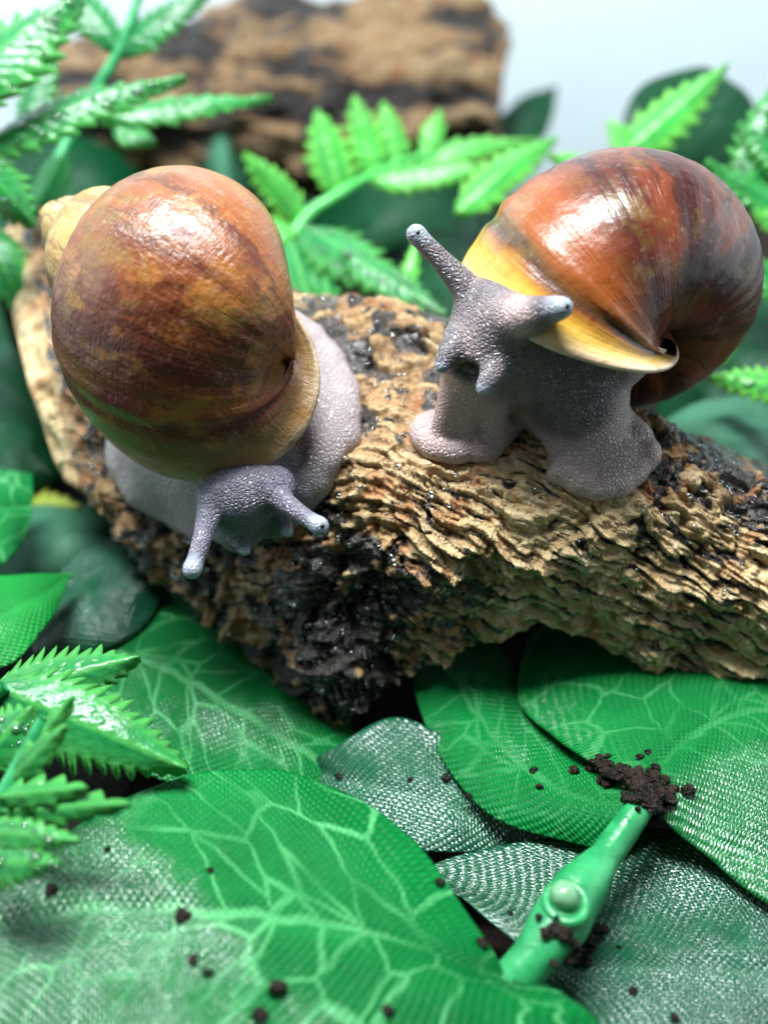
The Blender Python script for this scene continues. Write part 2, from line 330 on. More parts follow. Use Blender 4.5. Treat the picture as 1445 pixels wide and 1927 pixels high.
# ------------------------------------------------------------------ cork bark the snails sit on
ST = [  # one line per station from its cut end to the right: (px, py, height) from back edge to front lower edge
 [(40, 408, 5.0), (72, 560, 4.55), (98, 720, 3.85), (135, 860, 3.0), (172, 945, 2.35), (235, 985, 1.7)],
 [(170, 440, 5.05), (190, 600, 4.6), (205, 760, 3.9), (225, 890, 3.05), (250, 1000, 2.3), (290, 1060, 1.5)],
 [(330, 480, 5.1), (335, 650, 4.65), (335, 800, 4.0), (335, 930, 3.1), (340, 1060, 2.2), (365, 1160, 1.2)],
 [(480, 530, 5.1), (480, 690, 4.7), (470, 840, 4.1), (460, 970, 3.2), (450, 1090, 2.3), (465, 1255, 1.0)],
 [(610, 562, 5.1), (620, 700, 4.8), (610, 850, 4.25), (595, 1000, 3.4), (580, 1180, 2.2), (575, 1385, .55)],
 [(740, 585, 5.1), (740, 700, 4.9), (730, 850, 4.45), (720, 1000, 3.7), (710, 1160, 2.5), (700, 1335, .9)],
 [(860, 612, 5.1), (860, 740, 4.85), (850, 870, 4.45), (850, 1000, 3.8), (840, 1120, 2.75), (835, 1235, 1.6)],
 [(1030, 690, 4.95), (1040, 800, 4.75), (1050, 910, 4.35), (1060, 1015, 3.75), (1062, 1105, 2.95), (1050, 1180, 2.1)],
 [(1220, 785, 4.6), (1230, 870, 4.45), (1235, 970, 4.05), (1240, 1080, 3.3), (1240, 1185, 2.4), (1232, 1278, 1.45)],
 [(1445, 890, 4.0), (1445, 965, 3.85), (1445, 1050, 3.4), (1445, 1140, 2.7), (1445, 1230, 1.85), (1445, 1310, 1.05)],
 [(1700, 985, 3.5), (1690, 1050, 3.3), (1680, 1120, 2.8), (1670, 1200, 2.2), (1660, 1270, 1.5), (1650, 1340, .8)]]
G = []
for r in ST:
    p = [PZ(*q) for q in r]; b = p[0]; dv = p[0] - p[1]; dv /= np.linalg.norm(dv)
    back = [np.array([b[0] + .3, b[1] + 2.6, -.9]), b + np.array([.25, 2.1, -2.4]), b + np.array([.12, 1.35, -.9])]
    if r[0][0] < 100: back = [np.array([b[0] - .4, b[1] + 2.0, -.9]), b + np.array([-.3, 1.5, -2.2]), b + np.array([-.15, .8, -.8])]
    G.append(back + p)
G = np.array(G)                                                     # (stations, 9, 3)
NU, NV = 760, 400
G1 = np.stack([spline(G[:, j], NU) for j in range(G.shape[1])], 1)
BASE = np.stack([spline(G1[i], NV) for i in range(NU)], 0)
def normals(g):
    a = np.gradient(g, axis=0); b = np.gradient(g, axis=1); n = np.cross(a, b); n /= np.linalg.norm(n, axis=-1)[..., None] + 1e-9
    return n
NB = normals(BASE); NB *= -1 if NB[NU // 2, NV // 2, 2] < 0 else 1
bpx, bpy_, bd = proj(BASE)
q = BASE
wob = np.stack([fbm(q * .9, 3, 1), fbm(q * .9, 3, 21), fbm(q * .9, 3, 41)], -1)
vv = np.linspace(0, 1, NV)[None, :] * np.ones((NU, 1))
right = ss(640, 1000, bpx) ; frontz = ss(.47, .66, vv)
# along (sa_) and across (ta_) the log in cm; laminae are thin sheets that run along it
sa_ = np.concatenate([[0], np.cumsum(np.linalg.norm(np.diff(BASE[:, NV // 2], axis=0), axis=1))])[:, None] * np.ones((1, NV))
ta_ = np.concatenate([np.zeros((NU, 1)), np.cumsum(np.linalg.norm(np.diff(BASE, axis=1), axis=2), axis=1)], 1)
ta_ = ta_ - ta_[:, NV // 2:NV // 2 + 1]
def st(a, b, c=0.): return np.stack([sa_ * a, ta_ * b, sa_ * 0 + c], -1)
wav = .35 * fbm(st(.55, .5), 3, 7) + .09 * fbm(st(1.8, 1.2), 3, 17)
def sheet(fr, sd_, sh):
    c_ = (ta_ + wav) * fr + .9 * fbm(st(.45, .9, 3.), 3, sd_); w_ = c_ - np.floor(c_); return np.where(w_ < sh, w_ / sh, (1 - w_) / (1 - sh)) ** 1.3 * (.45 + .55 * vnoise(np.stack([sa_ * .9, np.floor(c_) * 7.7, sa_ * 0], -1), sd_ + 5) ** 2 * 1.6)
lam = sheet(3.2, 71, .80); lam2 = sheet(8.5, 73, .72)
rough = fbm(q * 2.4 + wob, 5, 3, .58); lump = fbm(q * .75, 3, 31)
grain = fbm(st(2.2, 9.), 4, 33, .6)
pit = np.maximum(0, vnoise(q * 2.1 + wob * .7, 51) - .5) * (1 - .6 * right)
crack = 1 - np.abs(fbm(st(.9, 3.2) + wob * .25, 3, 61)); crack = ss(.92, .99, crack)
amt = .35 + .65 * ss(.33, .46, vv)
rf_ = right * frontz
disp = amt * (.24 * lump * (1 - .4 * rf_) + .16 * rough * (1 - .75 * rf_) + rf_ * (.13 * lam + .075 * lam2 + .045 * grain + .06 * rough) + (1 - rf_) * (.10 * lam + .05 * lam2) - .55 * pit - .13 * crack * (1 - .7 * rf_))
dark = np.exp(-(((bpx - 600) / 165) ** 2 + ((bpy_ - 1225) / 175) ** 2)) * .78           # the soaked, soil-stained corner
dark = dark * (.35 + .95 * ss(-.25, .15, fbm(q * 1.3, 4, 19)))
dark = dark + .65 * np.exp(-(((bpx - 790) / 150) ** 2 + ((bpy_ - 1130) / 90) ** 2))
disp = disp + np.clip(dark, 0, 1) * (.15 * fbm(q * 2.2, 4, 91) - .06)
# keep the seats of the feet level
seat = np.exp(-(((bpx - 880) / 130) ** 2 + ((bpy_ - 800) / 90) ** 2)) + np.exp(-(((bpx - 1120) / 130) ** 2 + ((bpy_ - 880) / 70) ** 2)) + np.exp(-(((bpx - 430) / 260) ** 2 + ((bpy_ - 800) / 190) ** 2))
disp = disp * (1 - .75 * np.clip(seat, 0, 1))
disp = disp - .10 * (disp.mean()); disp = disp * (.2 + .8 * ss(.0, .06, np.linspace(0, 1, NU)))[:, None]
OUT = BASE + NB * disp[..., None]
OUT[..., 0] += .05 * fbm(q * 3., 3, 5) * amt
hole = ss(-.05, -.35, disp)
dirt_shade = np.clip(dark + .55 * hole + .35 * ss(.1, .5, fbm(q * .8, 4, 81)) * (1 - .75 * right * frontz) +   .35 * ss(.62, .48, vv) * ss(.2, -.2, rough) , 0, 1.2)
dirt_shade = dirt_shade - .45 * rf_ * (1 - hole) + rf_ * (ss(.18, .03, lam) * .95 + ss(.14, .0, lam2) * .65) * (.55 + .6 * ss(-.3, .3, fbm(q * 1.1, 3, 95))) + .5 * rf_ * ss(.25, .6, fbm(q * 3.1, 3, 97)) + .5 * crack * (1 - .5 * rf_)  # besides dirt, crease shade between the sheets is painted in as dark lines
dirt_shade = dirt_shade + .62 * (1 - rf_) * ss(-.1, .40, fbm(q * 2.6, 4, 85))
pale = np.clip(right * ss(.48, .64, vv) * (1 - .8 * hole), 0, 1)
# inner (hollow) side
TH = .62; st = 6
INN = (BASE - NB * TH)[::st, ::st] + NB[::st, ::st] * (.10 * fbm(BASE[::st, ::st] * 1.5, 3, 15))[..., None]
if (NU - 1) % st or (NV - 1) % st:
    INN = np.concatenate([INN, (BASE - NB * TH)[-1:, ::st]], 0); l = np.concatenate([(BASE - NB * TH)[::st, -1], (BASE - NB * TH)[-1:, -1]], 0)[:, None]; INN = np.concatenate([INN, l], 1)
a, b = INN.shape[:2]
bark_root = thing('cork_bark_log', PZ(600, 1390, .2), 'hollow wet cork bark log with two snails on it', 'bark')
mesh('bark_surface', OUT, grid_faces(NU, NV), M_BARK, bark_root, attrs={'dirt_shade': dirt_shade, 'pale': pale, 'layer': np.clip(lam * .7 + lam2 * .5, 0, 1.2)})
mesh('inner_wall', INN, grid_faces(a, b)[:, ::-1], M_BARK, bark_root, attrs={'dirt_shade': np.full(a * b, .75), 'pale': np.zeros(a * b), 'layer': np.full(a * b, .5)})
def strip(name, e0, e1, sub=6, dd=.15, pl=.3, sd=0):
    n = len(e0); t = np.linspace(0, 1, sub)[None, :, None]; v = e0[:, None] * (1 - t) + e1[:, None] * t
    nn = np.cross(np.gradient(v, axis=0), np.gradient(v, axis=1)); nn /= np.linalg.norm(nn, axis=-1)[..., None] + 1e-9
    w = np.sin(t[..., 0] * math.pi); v = v + nn * (w * .12 * fbm(v * 3, 4, sd))[..., None]
    return mesh(name, v, grid_faces(n, sub), M_BARK, bark_root, attrs={'dirt_shade': np.clip(dd + .4 * fbm(v * 1.2, 3, 8), 0, 1), 'pale': np.full(v.shape[:2], pl), 'layer': np.full(v.shape[:2], .7)})
strip('cut_end', OUT[0], (BASE - NB * TH)[0] + np.array([-.72, -.12, 0]), 14, .0, .85, 2)
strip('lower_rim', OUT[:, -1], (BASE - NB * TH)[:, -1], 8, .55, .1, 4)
strip('back_rim', OUT[:, 0], (BASE - NB * TH)[:, 0], 4, .4, .1, 6)
strip('far_end', OUT[-1], (BASE - NB * TH)[-1], 6, .2, .5, 9)
opx, opy, od = proj(OUT); OF = np.stack([opx.ravel(), opy.ravel()], -1); ODF = od.ravel(); OFP = OUT.reshape(-1, 3); NBF = NB.reshape(-1, 3)
def Bk(px, py, lift=0., rad=9):
    """the point of the bark seen at a pixel"""
    d2 = ((OF - np.array([px, py])) ** 2).sum(1); c = np.where(d2 < max(rad ** 2, d2.min() * 1.5))[0]; i = c[ODF[c].argmin()]
    return OFP[i] + NBF[i] * lift

# ------------------------------------------------------------------ snails
def rot(v):
    v = np.array(v, float); t = np.linalg.norm(v); x, y, z = v / t; K = np.array([[0, -z, y], [z, 0, -x], [-y, x, 0]])
    return np.eye(3) + math.sin(t) * K + (1 - math.cos(t)) * K @ K
def snail_shell(par, d, s, parent, mat, rib=.004, rest=.34, wide=1., shift=0., nt=520, ns=140, turns=4.2):
    """conispiral: one oval swept round the axis while it grows; par is the measured pose"""
    k, a, b, Rc, Zc, tilt = par[7:13]
    th = -turns * 2 * math.pi + turns * 2 * math.pi * np.linspace(0, 1, nt) ** .8; sa = np.linspace(0, 2 * math.pi, ns, endpoint=False)
    T, S = np.meshgrid(th, sa, indexing='ij'); w = np.exp(k * T)
    gl = 1 + rib * np.sin(T * 34 + 2 * np.sin(T * 3)) * ss(-.5, .5, np.cos(S))            # growth rest lines
    gl = gl - .026 * np.exp(-((T + rest) / .035) ** 2) + .014 * np.exp(-((T + rest + .12) / .05) ** 2)
    gl = gl + .05 * ss(-.16, 0, T) * (1 - .5 * np.cos(S))                                     # lip flares a little
    gl = gl + .009 * fbm(np.stack([np.cos(T) * w * 2 + np.cos(S), np.sin(T) * w * 2 + np.sin(S), w * 3], -1), 3, 5)
    if len(par) > 13: gl = gl + par[13] * np.exp(-((T - par[14]) / .8) ** 2) * (.5 + .5 * np.cos(S - par[15]))   # the last whorl is swollen
    e = a * np.cos(S) * gl; f = b * np.sin(S) * gl
    r = w * (Rc + e * math.cos(tilt) - f * math.sin(tilt)); z = w * (-Zc + e * math.sin(tilt) + f * math.cos(tilt))
    v = np.stack([r * np.cos(-T), r * np.sin(-T), z], -1)
    c = P(par[3], par[4], d * s); M = rot(par[:3]); v = (v * par[6] * s) @ M.T + c
    mx_ = v[nt // 2:, :, 0].mean(); v[..., 0] = mx_ + (v[..., 0] - mx_) * wide + shift
    n = normals(v); cen = v.mean(1, keepdims=True)
    if ((v - cen) * n).sum(-1).mean() < 0: n = -n
    zc = np.linspace(0, 1, 24)[:, None]; ac_ = np.linspace(0, 2 * math.pi, 16, endpoint=False)[None]
    pr = .30 * zc ** .8 * (1 - .5 * zc ** 6); pil = np.stack([pr * np.cos(ac_), pr * np.sin(ac_), -zc * (Zc + .55 * b) + 0 * ac_], -1); pil = (pil * par[6] * s) @ M.T + c
    pil[..., 0] = mx_ + (pil[..., 0] - mx_) * wide + shift                                     # the pillar the whorls wind round
    # wall thickness near the mouth: inner skin for the last half turn
    k0 = int(nt * .82); inner = v[k0:] - n[k0:] * .07
    rim = (v[-1] + inner[-1]) / 2 + (v[-1] - v[-2]) / np.linalg.norm(v[-1] - v[-2], axis=-1)[:, None] * .03
    V = np.concatenate([v, rim[None], inner[::-1]], 0); nn = len(V)
    tv = np.concatenate([-th / (2 * math.pi), [0], -th[k0:][::-1] / (2 * math.pi)]); uv = np.stack(np.broadcast_arrays(tv[:, None], (sa / 2 / math.pi)[None]), -1)
    ins = np.concatenate([np.zeros(nt), [.5], np.ones(nt - k0)])[:, None] * np.ones(ns)[None]
    o = mesh('shell', V, grid_faces(nn, ns, True), mat, parent, uv=uv, attrs={'inside': ins, 'ca': np.broadcast_to(np.cos(sa)[None], ins.shape), 'sa': np.broadcast_to(np.sin(sa)[None], ins.shape)})
    mesh('columella', pil, grid_faces(24, 16, True), mat, o, uv=np.full((24 * 16, 2), .3), attrs={'inside': np.zeros(384), 'ca': np.ones(384), 'sa': np.zeros(384)})
    return v, n

class SDF:
    def __init__(s, lo, hi, h):
        s.lo = np.array(lo, float); s.h = h; s.n = np.ceil((np.array(hi) - lo) / h).astype(int) + 1
        s.f = np.full(s.n, 3., np.float32)
    def cone(s, a, b, ra, rb, k=.15, flat=None):
        """smooth union with a tapered round segment; flat=(axis, squash) flattens it"""
        a = np.asarray(a, float); b = np.asarray(b, float); R = max(ra, rb) + k * 2 + .25
        i0 = np.maximum(((np.minimum(a, b) - R - s.lo) / s.h).astype(int), 0); i1 = np.minimum(((np.maximum(a, b) + R - s.lo) / s.h).astype(int) + 2, s.n)
        if (i1 <= i0).any(): return
        ax = [s.lo[j] + s.h * np.arange(i0[j], i1[j]) for j in range(3)]; p = np.stack(np.meshgrid(*ax, indexing='ij'), -1)
        ab = b - a; L2 = ab @ ab; q = p - a
        t = np.clip((q @ ab) / L2, 0, 1) if L2 > 1e-9 else np.zeros(p.shape[:3])
        q = q - t[..., None] * ab
        if flat is not None:
            n, sq = flat; c = q @ n; q = q + (c * (1 / sq - 1))[..., None] * n
        d = (np.sqrt((q * q).sum(-1)) - (ra + (rb - ra) * t)) * (1 if flat is None else .7)
        sl = tuple(slice(i0[j], i1[j]) for j in range(3)); f = s.f[sl]
        hh = np.clip(.5 + .5 * (f - d) / k, 0, 1); s.f[sl] = f * (1 - hh) + d * hh - k * hh * (1 - hh)
    def path(s, pts, rad, k=.12, n=14, flat=None):
        q = spline(pts, n); r = np.interp(np.linspace(0, 1, n), np.linspace(0, 1, len(rad)), rad)
        for i in range(n - 1): s.cone(q[i], q[i + 1], r[i], r[i + 1], k if i == 0 else min(k, .05), flat)
    def carve(s, a, r, k=.1):
        i0 = np.maximum(((a - r - .5 - s.lo) / s.h).astype(int), 0); i1 = np.minimum(((a + r + .5 - s.lo) / s.h).astype(int) + 2, s.n)
        ax = [s.lo[j] + s.h * np.arange(i0[j], i1[j]) for j in range(3)]; p = np.stack(np.meshgrid(*ax, indexing='ij'), -1)
        d = r - np.linalg.norm(p - a, axis=-1); sl = tuple(slice(i0[j], i1[j]) for j in range(3)); f = s.f[sl]
        hh = np.clip(.5 - .5 * (f - d) / k, 0, 1); s.f[sl] = f * (1 - hh) + d * hh + k * hh * (1 - hh)
    def nets(s, blur=1):
        f = s.f
        for _ in range(blur):
            for ax in range(3):
                f = (np.roll(f, 1, ax) + 2 * f + np.roll(f, -1, ax)) / 4
        f = f.copy(); n = f.shape
        for ax in range(3):
            sl = [slice(None)] * 3; sl[ax] = 0; f[tuple(sl)] = 1; sl[ax] = -1; f[tuple(sl)] = 1
        c = [f[dx:n[0] - 1 + dx, dy:n[1] - 1 + dy, dz:n[2] - 1 + dz] for dx in (0, 1) for dy in (0, 1) for dz in (0, 1)]
        sg = sum((x < 0).astype(np.int8) for x in c); act = (sg > 0) & (sg < 8); I = np.argwhere(act)
        val = np.stack([x[act] for x in c], -1); off = np.array([(dx, dy, dz) for dx in (0, 1) for dy in (0, 1) for dz in (0, 1)], float)
        acc = np.zeros((len(I), 3)); cnt = np.zeros(len(I))
        for a in range(8):
            for b in range(a + 1, 8):
                if np.abs(off[a] - off[b]).sum() != 1: continue
                m = (val[:, a] < 0) != (val[:, b] < 0); t = np.where(m, val[:, a] / (val[:, a] - val[:, b] + 1e-12), 0)
                acc += np.where(m[:, None], off[a] + t[:, None] * (off[b] - off[a]), 0); cnt += m
        V = s.lo + s.h * (I + acc / cnt[:, None]); idx = -np.ones(act.shape, int); idx[act] = np.arange(len(I))
        F = []
        for ax in range(3):
            u, w = (ax + 1) % 3, (ax + 2) % 3
            a = f; sl0 = [slice(1, -1)] * 3; sl0[ax] = slice(0, -1); sl1 = [slice(1, -1)] * 3; sl1[ax] = slice(1, None)
            s0 = a[tuple(sl0)] < 0; s1 = a[tuple(sl1)] < 0
            for flip, m in ((False, s0 & ~s1), (True, ~s0 & s1)):
                E = np.argwhere(m); 
                if not len(E): continue
                o = np.ones(3, int); o[ax] = 0; E = E + o
                def g(du, dw):
                    e = E.copy(); e[:, u] -= du; e[:, w] -= dw; return idx[e[:, 0], e[:, 1], e[:, 2]]
                qd = np.stack([g(1, 1), g(0, 1), g(0, 0), g(1, 0)], -1); F.append(qd[:, ::-1] if flip else qd)
        F = np.concatenate(F); return V, F[(F >= 0).all(1)]

def foot_pad(sdf, outline, lift, edge, mid, step=24, k=.16, skip=None):
    """muscular sole: overlapping flattened lobes that follow the bark, thin at the margin"""
    o = np.array(outline, float); oc = spline(np.vstack([o, o[:1]]), 160)
    x0, y0 = o.min(0); x1, y1 = o.max(0)
    pts = [(x, y) for x in np.arange(x0, x1, step) for y in np.arange(y0, y1, step)]
    def inside(p):
        a, b = oc[:-1], oc[1:]; c = ((a[:, 1] > p[1]) != (b[:, 1] > p[1])); t = a[:, 0] + (p[1] - a[:, 1]) / (b[:, 1] - a[:, 1] + 1e-9) * (b[:, 0] - a[:, 0]); return (c & (p[0] < t)).sum() % 2 == 1
    for p in pts:
        if not inside(p): continue
        dd = np.sqrt(((oc - p) ** 2).sum(1).min())
        if dd < 11: continue
        r = edge + (mid - edge) * min(1, dd / 120) ** .8; c = Bk(*p); n = NBF[((OFP - c) ** 2).sum(1).argmin()]
        c = c + n * (lift + r * .35); sdf.cone(c, c, r + .08, r + .08, k)
    for p in oc[::2]:
        c = Bk(*(p + (o.mean(0) - p) / np.linalg.norm(o.mean(0) - p) * 12)); sdf.cone(c + np.array([0, -.02, .06 + lift]), c + np.array([0, -.02, .06 + lift]), edge + .03, edge + .03, .14)

# ---- the left snail: heading down the slope, shell seen from above
PAR_L = [-1.5341, 1.3069, 2.5362, 95.7649, 386.8908, 0, 1.2511, .1065, 1.0338, 1.2387, .6445, 2.7138, -.1199, .4885, -2.2261, 4.0684]
PAR_R = [-.1494, -2.134, -1.8868, 1068.2395, 473.0518, 0, 1.2901, .0948, 1.0378, 1.2699, .7962, 2.312, -.0222]
snail_l = thing('land_snail', Bk(420, 900), 'snail with dull brown mottled shell and lavender foot, facing down the bark', 'snail')
SL, NL = snail_shell(PAR_L, 14.6, 1.055, snail_l, M_SH_L, .003, .56, 1.07, -.07)
foot = [(560, 606), (612, 640), (648, 700), (668, 770), (662, 822), (630, 868), (600, 930), (540, 985), (470, 1012), (400, 1010), (325, 985), (262, 945), (222, 885), (208, 830), (235, 700), (330, 600), (450, 570)]
pts = np.array([Bk(*p) for p in foot]); hc = Bk(470, 930)
apl = SL[-1].mean(0)                                                  # middle of the shell mouth
lpx, lpy, lpd = proj(SL[-1]); dh = lpd[((lpx - 450) ** 2 + (lpy - 885) ** 2).argmin()] + .10
h1 = P(458, 935, dh); h0 = P(490, 860, dh + .75)
ext = np.vstack([pts, hc, h1, apl, P(362, 1072, dh - .75), P(602, 990, dh - .65)])
sd = SDF(ext.min(0) - .75, ext.max(0) + .75, .036)
foot_pad(sd, foot, .0, .10, .34)
sd.path([apl, h0, h1], [.85, .62, .42], .25, 10)
sd.path([P(405, 930, dh - .05), P(455, 925, dh - .1), P(515, 915, dh - .05)], [.24, .34, .30], .2, 8)       # brow between the stalks
sd.path([h1, P(455, 975, dh + .25), P(450, 1000, dh + .55)], [.42, .38, .30], .2, 6)
sd.path([h0, P(540, 900, dh + .5), Bk(560, 930, .1)], [.6, .42, .25], .25, 8)
tl = [P(400, 945, dh - .1), P(388, 990, dh - .35), P(373, 1040, dh - .6), P(362, 1072, dh - .75)]
tr = [P(512, 922, dh - .1), P(535, 945, dh - .3), P(572, 972, dh - .5), P(602, 990, dh - .65)]
TIPS = []
for t in (tl, tr): sd.path(t, [.19, .135, .105, .10], .14, 12); sd.cone(t[-1], t[-1], .125, .125, .05); TIPS.append((t[-1], t[0], .9))
for t in ([P(520, 965, dh + .1), P(535, 985, dh), P(541, 1002, dh - .05)], [P(435, 1000, dh + .15), P(452, 1022, dh + .05), P(462, 1037, dh)]):
    sd.path(t, [.12, .085, .075], .08, 8); TIPS.append((t[-1], t[0], .35))
V, Fc = sd.nets()
def body_attrs(V, tips, head, hr):
    tip = np.zeros(len(V)); dk = np.zeros(len(V))
    for t, b, L in tips:
        tip = np.maximum(tip, ss(.22 * L + .05, .05, np.linalg.norm(V - t, axis=1)) * .75)
        ab = b - t; u = np.clip(((V - t) @ ab) / (ab @ ab), 0, 1); dk = np.maximum(dk, ss(.34, .18, np.linalg.norm(V - t - u[:, None] * ab, axis=1)))
    for h, r in zip(head, hr): dk = np.maximum(dk, ss(r * 1.5, r * .75, np.linalg.norm(V - h, axis=1)))
    return {'dark': dk, 'tip': tip, 'scale': np.zeros(len(V))}
mesh('body', V, Fc, M_SKIN_L, snail_l, attrs=body_attrs(V, TIPS, [h1, h0], [.8, .5]))
iv, jf = ico(2)
def eye(c, toward, par): 
    dvec = (CP - c); dvec /= np.linalg.norm(dvec); e = c + dvec * .098 + toward
    mesh('eye', e + iv * .034, jf, M_EYE, par)
eye(tl[-1], np.array([0, 0, -.02]), snail_l); eye(tr[-1], np.array([.03, 0, 0]), snail_l)

# ---- the right snail: rearing up, facing the viewer
snail_r = thing('land_snail', Bk(1000, 860), 'rearing dark grey snail with glossy shell banded yellow and red brown', 'snail')
sR = 17.2 / 16
SR, NR = snail_shell(PAR_R, 16.0, sR, snail_r, M_SH_R)
apr = SR[-1].mean(0); lobeL = [(850, 775), (900, 765), (945, 780), (965, 812), (935, 848), (880, 862), (815, 856), (775, 815), (800, 785)]
lobeR = [(1040, 790), (1110, 760), (1190, 790), (1228, 842), (1205, 885), (1170, 928), (1110, 925), (1040, 895), (1022, 850)]
fl_, fr_ = Bk(880, 830), Bk(1125, 885)
lo = np.minimum(np.minimum(fl_, fr_), apr) - np.array([1.6, 2.4, 1.2]); hi = np.maximum(np.maximum(fl_, fr_), apr) + np.array([1.4, 1.6, 2.2])
sd = SDF(lo, hi, .036)
dF = proj(Bk(900, 840))[2]
hd = P(955, 625, dF - .60); nk = P(1040, 640, dF + .1); dA = proj(apr)[2]
sd.path([apr, P(1100, 600, (dA + dF) / 2), nk, hd], [1.15, 1.1, .95, .72], .3, 12)                       # neck out of the shell
sd.path([hd, P(905, 655, dF - .75), P(885, 672, dF - .8)], [.70, .50, .36], .2, 8)                       # muzzle
sd.path([nk, P(1080, 740, dF - .0), P(1112, 825, dF + .15)], [.95, .74, .46], .3, 8)                    # chest to the foot
sd.path([P(1010, 680, dF - .2), P(1030, 750, dF - .1), P(1060, 810, dF + .1)], [.68, .48, .35], .25, 8)
for (x0, x1, x2, r0) in ((868, 850, 822, .24), (893, 880, 868, .28), (925, 925, 925, .30)):                # turned-up front of the foot
    sd.path([P(x0, 705, dF - .55), P(x1, 765, dF - .25), Bk(x2, 825, .08)], [r0, r0 * .85, .13], .2, 8)
foot_pad(sd, lobeL, .0, .05, .13, 18, .10); foot_pad(sd, lobeR, .0, .06, .19, 18, .11)
sd.path([P(1100, 830, dF), P(1180, 850, proj(Bk(1190, 850))[2] - .05)], [.40, .16], .2, 6)
for (x, y, r) in ((790, 815, .07), (808, 842, .07), (845, 856, .07), (890, 856, .07), (930, 842, .07), (1040, 880, .08), (1075, 908, .08), (1120, 920, .08), (1160, 920, .08), (1192, 892, .08), (1216, 850, .08), (1205, 815, .08)):
    e_ = Bk(x, y, .05); a_ = (hd if x < 980 else nk); sd.cone(e_, e_ + (P(890 if x < 980 else 1115, 810, dF + .05) - e_) * .55, r, r * 1.9, .10)
sd.carve(P(992, 850, dF - .30), .36, .12); sd.carve(P(985, 805, dF - .45), .26, .14)
tl = [P(905, 585, dF - .75), P(880, 545, dF - .8), P(830, 490, dF - .85), P(783, 441, dF - .9)]
tr = [P(955, 604, dF - 1.1), P(992, 596, dF - 1.5), P(1030, 585, dF - 1.75), P(1058, 579, dF - 1.9)]
TIPS = []
sd.path(tl, [.30, .19, .125, .105], .16, 14); sd.cone(tl[-1], tl[-1], .135, .135, .05); TIPS.append((tl[-1], tl[0], 1.))
sd.path(tr, [.34, .24, .16, .115], .16, 14); sd.cone(tr[-1], tr[-1], .125, .125, .05); TIPS.append((tr[-1], tr[0], 1.1))
for t in ([P(862, 645, dF - .95), P(842, 668, dF - 1.1), P(830, 692, dF - 1.15)], [P(935, 690, dF - 1.05), P(920, 712, dF - 1.2), P(908, 733, dF - 1.25)]):
    sd.path(t, [.20, .12, .085], .1, 9); TIPS.append((t[-1], t[0], .45))
sd.carve(P(882, 700, dF - 1.05), .14, .08)
V, Fc = sd.nets()
mesh('body', V, Fc, M_SKIN_R, snail_r, attrs=body_attrs(V, TIPS, [hd, P(1060, 660, dF - .4), P(1070, 740, dF - .5)], [.80, .85, .55]))
eye(tl[-1], np.array([.02, 0, .02]), snail_r); eye(tr[-1], np.array([.05, 0, .02]), snail_r)
for (x, y, r) in ((876, 688, .085), (893, 696, .075), (902, 704, .05)):
    mesh('mouth_lip', P(x, y, dF - .92) + iv * np.array([r * 1.1, r, r * .85]), jf, M_MOUTH, snail_r)

# ------------------------------------------------------------------ fabric leaves lying about
def leaf_sheet(name, left, mid, right, mat, parent=None, nu=70, nv=42, puff=.0, seed=0, pz=PZ, crinkle=.05, solid=.03, film=None):
    L, Mi, Rr = [spline([pz(*p) for p in e], nu) for e in (left, mid, right)]
    t = np.linspace(-1, 1, nv)[None, :, None]
    # quadratic through the three rails
    v = L[:, None] * (t * (t - 1) / 2) + Mi[:, None] * (1 - t * t) + Rr[:, None] * (t * (t + 1) / 2)
    d = np.concatenate([[0], np.cumsum(np.linalg.norm(np.diff(Mi, axis=0), axis=1))])
    wl = np.linalg.norm(L - Mi, axis=1)[:, None]; wr = np.linalg.norm(Rr - Mi, axis=1)[:, None]; tt = t[..., 0]
    u = np.where(tt < 0, tt * wl, tt * wr); uv = np.stack([u, np.broadcast_to(d[:, None], u.shape)], -1)
    n = normals(v); n *= np.where(n[..., 2:] < 0, -1, 1)
    v = v + n * (crinkle * fbm(v * .8 + seed * 3.1, 3, seed) + puff * (1 - tt ** 2) - .035 * np.exp(-(u / .12) ** 2))[..., None]
    f = grid_faces(nu, nv); 
    if np.cross(v[1, 0] - v[0, 0], v[0, 1] - v[0, 0])[2] < 0: f = f[:, ::-1]
    fl = film(np.linspace(0, 1, nu)[:, None] + tt * 0, tt + np.zeros((nu, 1))) if film else np.zeros(u.shape)
    return mesh(name, v, f, mat, parent, uv=uv, solid=solid, attrs={'film': fl})
def loose(label, *a, group=None, **k): return tag(leaf_sheet('fabric_leaf', *a, **k), label, 'leaf', group)

# the artificial branch in front: stem with three leaves
br = thing('artificial_branch', PZ(1060, 1700, .6), 'green plastic branch with fabric leaves, knotted stem and a pale bud', 'plant')
sp_ = [PZ(1225, 1478, 1.75), PZ(1195, 1530, 1.78), PZ(1140, 1610, 1.72), PZ(1085, 1680, 1.7), PZ(1050, 1740, 1.66), PZ(1005, 1800, 1.55), PZ(955, 1858, 1.35), PZ(920, 1895, 1.2)]
v, f = tube(sp_, [.17, .18, .19, .31, .33, .25, .25, .2], 24, 70)
nz = fbm(v * 1.5, 3, 4)[:, None]; v = v + np.array([0, 0, .03]) * nz + np.array([.03, .02, 0]) * nz
mesh('stem', v, f, M_STEM, br)
c = PZ(1066, 1693, 2.0); 
an = np.linspace(0, 2 * math.pi, 28, endpoint=False); tk = np.linspace(0, 2 * math.pi, 12, endpoint=False)
A, T_ = np.meshgrid(an, tk, indexing='ij'); ring = np.stack([(.22 + .06 * np.cos(T_)) * np.cos(A), (.25 + .06 * np.cos(T_)) * np.sin(A), .07 * np.sin(T_)], -1) + c + np.array([0, 0, -.07])
rf = []
